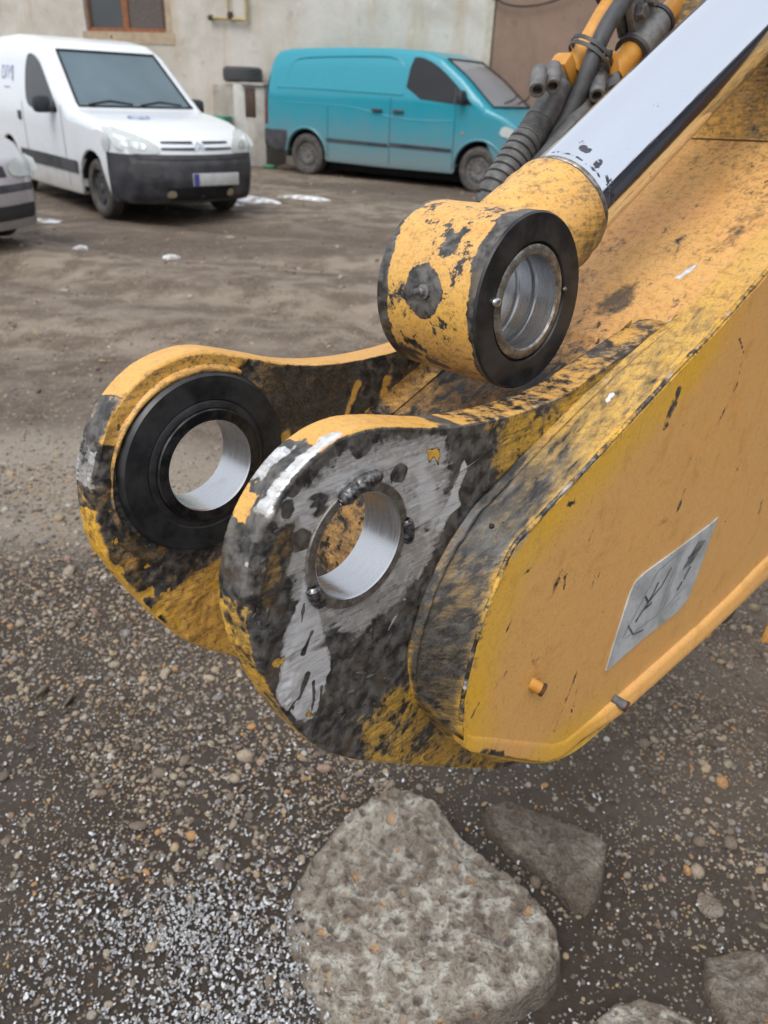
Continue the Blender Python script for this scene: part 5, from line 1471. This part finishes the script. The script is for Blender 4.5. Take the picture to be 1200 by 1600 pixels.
for sg in (-1, 1):
    side_patch(BB, [(-1.80, 1.06), (-1.84, 1.30), (-1.80, 1.58), (-1.66, 1.62), (-1.42, 1.56), (-1.22, 1.43), (-.84, 1.09), (-.80, 1.03), (-.92, 1.005), (-1.5, 1.03)], .006, 'side_window', M_GLASS, wv, sg, 2)
    side_patch(BB, [(-2.24, .42), (-1.45, .42), (-.40, .42), (-.39, .55), (-1.45, .56), (-2.24, .56)], .012, 'moulding', M_PLASTIC, wv, sg, 0)
    for x0 in (-1.98, -.72): side_patch(BB, [(x0, .26), (x0 + .010, .26), (x0 + .010, 1.10), (x0, 1.10)], .003, 'seam', M_SEAM, wv, sg, 0)
    side_patch(BB, [(-3.2, .86), (-3.2, .848), (-.62, .83), (-.62, .842)], .002, 'body_crease', P_WHITE, wv, sg, 0)
    y = BB.S(np.array([-2.08]), np.array([.94]))[0]
    MB().box((-2.10, sg * (y + .004), .94), (.11, .02, .10), None, .008).build('door_handle', M_PLASTIC, wv)
    for cx in (0, -2.69): rim_wheel(wv, (cx, sg * .73, .30), .305, .185, .185, M_HUBD, 6, sg)
    MB().box((-.96, sg * .98, 1.10), (.13, .20, .18), None, .05).build('mirror', M_PLASTIC, wv)
    MB().box((-.90, sg * .88, 1.06), (.09, .10, .07), None, .02).build('mirror_arm', M_PLASTIC, wv)
    hl = front_patch(BB, [(sg * .845, .72), (sg * .50, .695), (sg * .42, .73), (sg * .46, .80), (sg * .62, .90), (sg * .80, .945), (sg * .85, .93)], .008, 'headlamp', M_LAMP, wv, 1)
    front_patch(BB, [(sg * .72, .75), (sg * .56, .735), (sg * .56, .80), (sg * .72, .84)], .013, 'lamp_bowl', M_REFL, hl, 2)
    side_patch(BB, [(.30, .70), (.46, .71), (.44, .93), (.32, .955)], .008, 'headlamp_corner', M_LAMP, wv, sg, 1)
    for zc, x0, x1 in ((.815, .06, .40), (.755, .06, .42)):
        front_patch(BB, [(sg * x0, zc - .012), (sg * x1, zc - .009), (sg * x1, zc + .009), (sg * x0, zc + .012)], .012, 'grille_slot', M_SEAM, wv, 0)
    front_patch(BB, [(sg * .33, .27), (sg * .39, .27), (sg * .415, .30), (sg * .39, .345), (sg * .33, .345), (sg * .305, .30)], .014, 'fog_lamp', M_FOG, wv, 1)
    front_patch(BB, [(sg * .47, .54), (sg * .78, .54), (sg * .76, .62), (sg * .47, .62)], .006, 'bumper_insert', M_SEAM, wv, 0) if False else None
for zc in (.765, .80):     # chevron badge
    for sg in (-1, 1):
        front_patch(BB, [(0, zc + .028), (sg * .055, zc - .012), (sg * .055, zc - .030), (0, zc + .008)], .016, 'chevron', M_CHROMEC, wv, 0)
front_patch(BB, [(-.36, .24), (.36, .24), (.40, .37), (-.40, .37)], .006, 'lower_intake', M_BLACK, wv, 0)
for sg in (-1, 1): front_patch(BB, [(sg * .44, .46), (sg * .76, .50), (sg * .74, .62), (sg * .44, .62)], .006, 'bumper_insert', M_RUBBER, wv, 1)
front_patch(BB, [(-.74, .655), (.74, .655), (.72, .698), (-.72, .698)], .010, 'bumper_highlight', M_HUBD, wv, 0)  # paler strip painted as the highlight along the bumper's upper edge
pl_ = MB().box((float(BB.front(np.array([.14]), np.array([.45]))[0]) + .012, .14, .455), (.018, .56, .125), None, .004).build('number_plate', M_PLATE, wv)
MB().box((float(BB.front(np.array([.14]), np.array([.45]))[0]) + .0225, -.105, .455), (.003, .065, .118), None).build('blue_band', M_PBLUE, pl_)
# hood emblem and side lettering (both too blurred in the photograph to read)
def hood_ring(cx, cy, r, w):
    mb = MB(); rows = []
    for a in np.linspace(0, 2 * PI, 25)[:-1]:
        row = []
        for q in (r - w, r):
            x = np.array([cx + q * .62 * math.cos(a)]); y_ = np.array([cy + q * math.sin(a)])
            row.append((x[0], y_[0], BB.topz(x, y_)[0] + .012))
        rows.append(row)
    return mb.grid(np.array(rows), cu=True).build('hood_emblem', M_LOGO, wv)
hood_ring(.08, -.30, .13, .035)
def hood_bar(x, y0, y1, w, nm='hood_lettering'):
    ys = np.linspace(y0, y1, 12); rows = []
    for dx in (-w / 2, w / 2):
        rows.append(np.c_[np.full(12, x + dx), ys, BB.topz(np.full(12, x + dx), ys) + .012])
    return MB().grid(np.array(rows)).build(nm, M_LOGO, wv)
for k in range(14):
    y0 = -.24 + k * .044; hood_bar(.05, y0 + .1, y0 + .122, .024)
hood_bar(.12, -.32, -.26, .05, 'hood_emblem')
def side_letter(pts, w=.018):
    P = np.array(pts, float)
    for a, b in zip(P[:-1], P[1:]):
        d_ = (b - a) / np.linalg.norm(b - a); n_ = np.array([-d_[1], d_[0]]) * w / 2
        side_patch(BB, [a - n_, b - n_, b + n_, a + n_], .004, 'side_lettering', M_LOGO, wv, -1, 0, 1)
x0 = -2.62
side_letter([(x0 + .24, 1.40), (x0 + .30, 1.47), (x0 + .33, 1.34), (x0 + .30, 1.33)]); side_letter([(x0 + .30, 1.47), (x0 + .37, 1.47), (x0 + .35, 1.30)])
side_letter([(x0 + .10, 1.34), (x0 + .12, 1.47), (x0 + .19, 1.47), (x0 + .20, 1.34)]); side_letter([(x0 + .02, 1.24), (x0 + .24, 1.24)], .014)
side_letter([(x0 - .06, 1.34), (x0 - .04, 1.47), (x0 + .04, 1.47), (x0 + .05, 1.34), (x0 - .06, 1.34)])
for k in range(2):
    y0 = -.60 + .62 * k
    wp = np.array([(-.52, y0, 1.115), (-.53, y0 + .25, 1.155), (-.52, y0 + .52, 1.125)])
    MB().tube(wp, .013, 6).build('wiper', M_BLACK, wv)
MB().lathe([(.012, 0), (.006, .03), (.0001, .035)], (-1.08, 0, 1.80), (0, 0, 1), 10).build('aerial_base', M_BLACK, wv)
MB().box((-1.35, 0, .15), (2.2, 1.1, .12), None, .03).build('chassis', M_BLACK, wv)

# rubber seals round both windscreens
def seal(B, parent, x0, zt, zb, yt, yb):
    T = B.O[(B.O[:, 0] > x0) & (B.O[:, 1] > zb - .08)]; T = T[np.argsort(T[:, 1])]
    def P(y, z):
        x = float(np.interp(z, T[:, 1], T[:, 0])); W = float(B.hw(x, z) - B.bev(x, z)); k = float(B.k(x, z))
        return (x + k * (1 - min(1, abs(y) / W) ** 2) + .008, y, z + .004)
    pts = [P(yt * q, zt) for q in np.linspace(-1, 1, 14)] + [P(yt + (yb - yt) * q, zt + (zb - zt) * q) for q in np.linspace(.08, .92, 10)] + [P(yb * q, zb) for q in np.linspace(1, -1, 14)] + [P(-yb + (yb - yt) * q, zb + (zt - zb) * q) for q in np.linspace(.08, .92, 10)]
    pts.append(pts[0])
    MB().tube(np.array(pts), .013, 6, False).build('windscreen_seal', M_BLACK, parent)
seal(BB, wv, -1.6, 1.65, 1.095, .60, .705)
seal(VB, van, 2.4, 1.845, 1.215, .665, .775)

# ---------------- silver car, only its front corner in view
cf = np.array([math.cos(math.radians(-34)), math.sin(math.radians(-34))])
cP = np.array([-4.24, 7.16])
gc = ground_place((cP[0], cP[1], gz(-4, 8.6)), cf, 'silver grey car at the left edge, only its front corner showing', 'parked_car', 'car')
CO = [(-3.35, .30), (-3.45, .45), (-3.42, .85), (-3.2, .98), (-2.7, 1.02), (-2.1, 1.36), (-1.7, 1.42), (-1.1, 1.41), (-.75, 1.30), (-.05, .96), (.45, .86), (.68, .74), (.76, .60), (.80, .50), (.80, .32), (.74, .20), (.45, .19)] \
    + arch(0, .31, .36, -15, 195) + [(-.40, .2), (-2.2, .2)] + arch(-2.55, .31, .36, -15, 195) + [(-3.0, .22)]
def c_hw(x, z):
    x, z = np.asarray(x, float), np.asarray(z, float)
    return .84 - .22 * np.clip((z - .85) / .57, 0, 1) ** 1.2 - .16 * np.clip((x - .0) / .8, 0, 1) ** 2 - .06 * np.clip((-2.8 - x) / .6, 0, 1) ** 2
def c_bev(x, z): return np.where((z < .66) & (x < .45), .02, .10)
CB = Body(CO, c_hw, None, .72, -3.0, .15, c_bev, lambda x, z: np.where(x > -1.0, .12 + .06 * np.clip(x, 0, 1), 0.0), 380); CB.xf = .1; CB.ztop = .6; CB.zsp = .68; CB.xsp = .46
def c_cls(x, y, z):
    if x > .38 and .50 < z < .56: return ('bumper_strip', M_PLASTIC)
    if x > .36 and z < .60: return ('front_bumper', P_SILVER)
    if z < .70 and (abs(x) < .35 or abs(x + 2.55) < .35) and abs(y) < .80: return ('wheel_arch', M_BLACK, (x > -1.2) if 0 else abs(x) < 1.0, y > 0)
    if z < .24 and abs(y) < .78: return ('underbody', M_BLACK)
    if -.72 < x < -.05 and z > .98 and abs(y) < .60: return ('windscreen', M_WS)
    return ('body', P_SILVER)
split_shell(CB, gc, c_cls, [((0, 0, z), (0, 0, 1)) for z in (.50, .56, .60, .24, .98)] + [((.36, 0, 0), (1, 0, 0)), ((0, .6, 0), (0, 1, 0)), ((0, -.6, 0), (0, 1, 0))])
for sg in (-1, 1):
    front_patch(CB, [(sg * .80, .615), (sg * .45, .605), (sg * .42, .70), (sg * .60, .765), (sg * .80, .775)], .010, 'headlamp', M_LAMP, gc, 1)
    side_patch(CB, [(.34, .62), (.50, .62), (.46, .76), (.36, .78)], .008, 'headlamp_corner', M_LAMP, gc, sg, 1)
    side_patch(CB, [(-1.95, .93), (-1.80, 1.30), (-1.2, 1.33), (-.85, 1.22), (-.35, .95)], .006, 'side_window', M_GLASS, gc, sg, 1)
    for cx in (0, -2.55): rim_wheel(gc, (cx, sg * .71, .30), .30, .18, .18, M_HUBD, 6, sg)
front_patch(CB, [(-.62, .28), (.62, .28), (.64, .40), (-.64, .40)], .008, 'lower_intake', M_SEAM, gc, 0)
front_patch(CB, [(-.38, .62), (.38, .62), (.38, .70), (-.38, .70)], .008, 'grille', M_SEAM, gc, 0)

# ================================================================== BUILDINGS behind
wq = np.array([-2.4, 16.8]); wa = math.radians(-20); wd = np.array([math.cos(wa), math.sin(wa)])
WM = Matrix(((wd[0], -wd[1], 0, wq[0]), (wd[1], wd[0], 0, wq[1]), (0, 0, 1, 0), (0, 0, 0, 1)))   # x along the wall, y into it
def plaster(name, a, b, stain, sc=1.0):
    t = NT(name)
    n = t.noise(.9 * sc, 7, .6, None, .5); m = t.noise(5, 6, .65); v = t.noise(1.5, 5, .6, t.obj((1.6, 1, .35)))
    f = t.noise(40, 5, .7)
    c = t.mix(t.ramp(n, .32, .68), a, b)
    c = t.mix(t.ramp(v, .50, .72, 0, .65), c, stain)
    c = t.mix(t.ramp(m, .55, .72, 0, .45), c, tuple(k * .62 for k in a))
    c = t.mix(t.ramp(m, .42, .30, 0, .35), c, tuple(min(1, k * 1.3) for k in b))
    t.fin(c, .9, 0); t.bump(f, .35, .01, t.bump(m, .4, .02)); return t.m
M_PLASTER = plaster('grey_plaster', (.41, .38, .325), (.55, .52, .47), (.42, .31, .20))
M_BROWN = plaster('brown_render', (.215, .140, .105), (.26, .175, .13), (.17, .12, .09))
M_CORNER = simple('pale_corner_render', (.50, .47, .38), .85, 0, .2, 8, .2, .01)
M_WOODL = simple('orange_brown_frame', (.26, .095, .035), .5, 0, .3, 14, .1, .002)
M_WOODD = simple('dark_brown_frame', (.075, .040, .028), .55, 0, .3, 14, .1, .002)
M_REVEAL = simple('tan_reveal', (.42, .33, .23), .85, 0, .2, 6, .2, .01)
M_PANE = glassy('window_pane', (.055, .060, .064), .1)
M_NET = simple('fly_screen', (.115, .095, .085), .8, 0, .3, 40, .1, .001)
M_YPIPE = simple('gas_pipe_yellow', (.42, .34, .15), .6, 0, .3, 20, .1, .002)
M_RUST = simple('rusty_valve', (.06, .045, .03), .8, 0, .3, 30, .3, .003)
bld = empty('building', mat=WM)
tag(bld, 'grey plastered building with a brown framed window behind the vans', 'building')
# wall with a window opening: pieces butt together
wx0, wx1, wz0, wz1 = -4.36, -2.30, 2.20, 3.55
def slab(b, x0, x1, z0, z1, name='wall', y0=0.0, y1=.35, mat=M_PLASTER):
    return MB().box(((x0 + x1) / 2, (y0 + y1) / 2, (z0 + z1) / 2), (x1 - x0, y1 - y0, z1 - z0)).build(name, mat, b, False)
slab(bld, -14, 4.00, -.3, wz0); slab(bld, -14, wx0, wz0, wz1); slab(bld, wx1, 4.00, wz0, wz1); slab(bld, -14, 4.00, wz1, 6.5)
slab(bld, 4.00, 4.12, -.3, 6.5, 'corner_pilaster', -.02, .35, M_CORNER)
win = MB().box((( wx0 + wx1) / 2, .30, (wz0 + wz1) / 2), (wx1 - wx0, .05, wz1 - wz0)).build('window', M_BLACK, bld, False)
slab(win, wx0, wx1 - .14, wz0 + .0, wz0 + .07, 'sill', .06, .17, M_WOODL)
slab(win, wx0, wx0 + .05, wz0 + .07, wz1, 'frame', .10, .17, M_WOODL)
slab(win, -3.50, -3.36, wz0 + .07, wz1, 'frame', .08, .17, M_WOODL)
slab(win, -2.56, -2.44, wz0 + .07, wz1, 'frame', .08, .17, M_WOODD)
slab(win, wx0 + .05, -3.50, wz0 + .07, wz1 - .05, 'pane', .13, .14, M_PANE)
slab(win, -3.36, -2.56, wz0 + .07, wz1 - .05, 'pane', .11, .12, M_NET)
slab(win, -3.98, -3.93, wz0 + .07, wz1 - .05, 'curtain_edge', .145, .16, M_NET)
slab(win, wx1 - .13, wx1 - .001, wz0 + .001, wz1, 'reveal', -.004, .17, M_REVEAL)
slab(bld, wx0 - .1, wx1 + .05, wz0 - .20, wz0 - .0, 'sill_plaster', -.012, -.001, M_REVEAL)
# yellow gas pipe on the wall
gp_ = empty('gas_pipe', mat=WM)
MB().tube(smooth_path(np.array([(-1.36, -.08, 2.46), (-1.0, -.08, 2.445), (-.60, -.08, 2.43)]), 8), .030, 12).build('pipe', M_YPIPE, gp_)
MB().tube(np.array([(-.585, -.08, 2.40), (-.585, -.08, 3.4), (-.585, -.08, 4.8)]), .030, 12).build('pipe', M_YPIPE, gp_)
MB().tube(np.array([(-.97, -.08, 2.47), (-.97, -.08, 3.4), (-.97, -.08, 4.8)]), .022, 12).build('pipe', M_YPIPE, gp_)
MB().tube(np.array([(-1.40, -.08, 2.46), (-1.31, -.08, 2.458)]), .046, 12).build('end_cap', M_RUST, gp_)
MB().lathe([(.0001, -.06), (.05, -.05), (.055, .0), (.05, .05), (.0001, .06)], (-.93, -.09, 2.50), (0, 0, 1), 12).build('valve', M_RUST, gp_)
tag(gp_, 'yellow gas pipe with rusty valve on the plastered wall', 'pipe')
bb = empty('building', mat=WM)
slab(bb, 4.14, 16, -.3, 6.5, 'wall', .02, .4, M_BROWN)
tag(bb, 'brown rendered building behind the hydraulic pipes', 'building')
M_WFR = simple('white_frame', (.62, .60, .56), .6, 0, .15, 10, 0)
wn_ = MB().box((7.35, .01, 1.86), (2.0, .03, .62)).build('window', M_PANE, bb, False)
for (x0, x1, z0, z1) in ((6.35, 8.35, 2.17, 2.27), (6.30, 6.44, 1.2, 2.17), (8.26, 8.40, 1.2, 2.17), (7.3, 7.38, 1.2, 2.17)): slab(wn_, x0, x1, z0, z1, 'frame', -.04, .018, M_WFR)
cb = MB().tube(smooth_path(np.array([(4.06, -.05, 2.85), (4.3, -.06, 2.70), (4.8, -.06, 2.68), (5.4, -.06, 2.85), (6.2, -.06, 3.3)]), 30), .014, 6).build('cable', M_BLACK, None)
cb.matrix_world = WM; tag(cb, 'black cable sagging across the brown wall', 'cable')
# pillar with meter niche, tyre on top
pil = empty('wall_pillar', mat=WM @ Matrix.Translation((.06, -.80, 0)))
M_PIL = plaster('pillar_plaster', (.30, .28, .25), (.42, .40, .36), (.26, .19, .13), 3)
ph = 1.37
M_PIL2 = plaster('pillar_pale_plaster', (.42, .41, .38), (.52, .51, .48), (.36, .30, .24), 3)
MB().box((-.36, .42, ph / 2 - .1), (.50, .76, ph + .2), None, .02).build('body', M_PIL2, pil)
MB().box((.0 - .02, .40, ph / 2 - .1), (.20, .80, ph + .2), None, .02).build('body', M_PIL, pil)
MB().box((-.86, .46, ph / 2 - .1), (.50, .68, ph + .2), None, .02).build('body', M_PIL, pil)
MB().box((-.20, .030, .40), (.18, .06, .88), None, .01).build('body', M_PIL, pil)
MB().box((-.235, .030, 1.08), (.20, .06, .48), None, .004).build('meter_box', M_WOODD, pil)
MB().box((-.15, .38, ph + .02), (.50, .86, .05), None, .01).build('cap', M_PIL, pil)
tag(pil, 'plastered wall pillar with brown meter box beneath the old tyre', 'pillar')
ty = MB().lathe([(.20, -.11), (.31, -.13), (.362, -.095), (.372, 0), (.362, .095), (.31, .13), (.20, .11), (.21, 0)], (0, 0, 0), (0, 0, 1), 48, True).build('old_tyre', M_RUBBER, None, True, 30)
ty.matrix_world = WM @ Matrix.Translation((-.52, -.42, ph + .05 + .115)); tag(ty, 'old black tyre lying on top of the wall pillar', 'tyre')
# board leaning left of the pillar, litter
pb = MB().box((0, 0, .70), (.20, .03, 1.4), None, .004).build('leaning_plank', M_REVEAL, None); pb.matrix_world = WM @ Matrix.Translation((-.62, -.25, 0)) @ Matrix.Rotation(-.16, 4, 'X')
tag(pb, 'tan plank leaning on the wall left of the pillar', 'plank')
M_GREEN = simple('green_plastic', (.03, .22, .12), .5, 0, .3, 10, 0)
cr_ = MB().box((0, 0, .42), (.34, .3, .84), None, .02).build('green_bin', M_GREEN, None); cr_.matrix_world = WM @ Matrix.Translation((-.72, -.95, 0)); tag(cr_, 'green plastic bin half hidden behind the white van hood', 'bin')
V, F = ico(9, 2, .3, .5); lt = mesh_obj('plastic_litter', V * np.array([.16, .10, .12]), F, M_GREEN, None, True); lt.matrix_world = WM @ Matrix.Translation((.33, -1.0, .04)); tag(lt, 'green crumpled plastic litter at the foot of the pillar', 'litter')

# yellow strap frame of the machine at the right edge, near the ground
fr = empty('yellow_bracket', mat=ARM)
MB().tube(smooth_path(np.array([(1.80, -1.00, -.12), (1.755, -1.10, -.12), (1.722, -1.175, -.12)]), 12), .012, 8).build('bar', M_PIPE, fr)
MB().tube(smooth_path(np.array([(1.722, -1.175, -.12), (1.80, -1.235, -.12), (2.1, -1.42, -.12)]), 12), .016, 8).build('bar', M_PIPE, fr)
tag(fr, 'bent yellow bracket bar near the ground at the right edge', 'bracket')

# building added out of view to mirror as the dark band in the chrome
ws_ = empty('added_building', mat=Matrix.Translation((9.5, 3.0, 0)) @ Matrix.Rotation(math.radians(90), 4, 'Z'))
M_DARKW = plaster('added_building_render', (.05, .055, .075), (.10, .10, .11), (.07, .06, .05))
MB().box((0, -3, 2.0), (24, 6, 4.4)).build('wall', M_DARKW, ws_, False)
MB().box((0, -3, 4.32), (25, 7, .24)).build('roof', M_STEELGREY, ws_, False)
for k in range(4): MB().box((-8 + 5 * k, .03, 1.5), (3.2, .06, 3.0)).build('door', M_STUBDARK, ws_, False)
tag(ws_, 'long dark building added out of view to the right, for its reflection in the chrome rod', 'building')
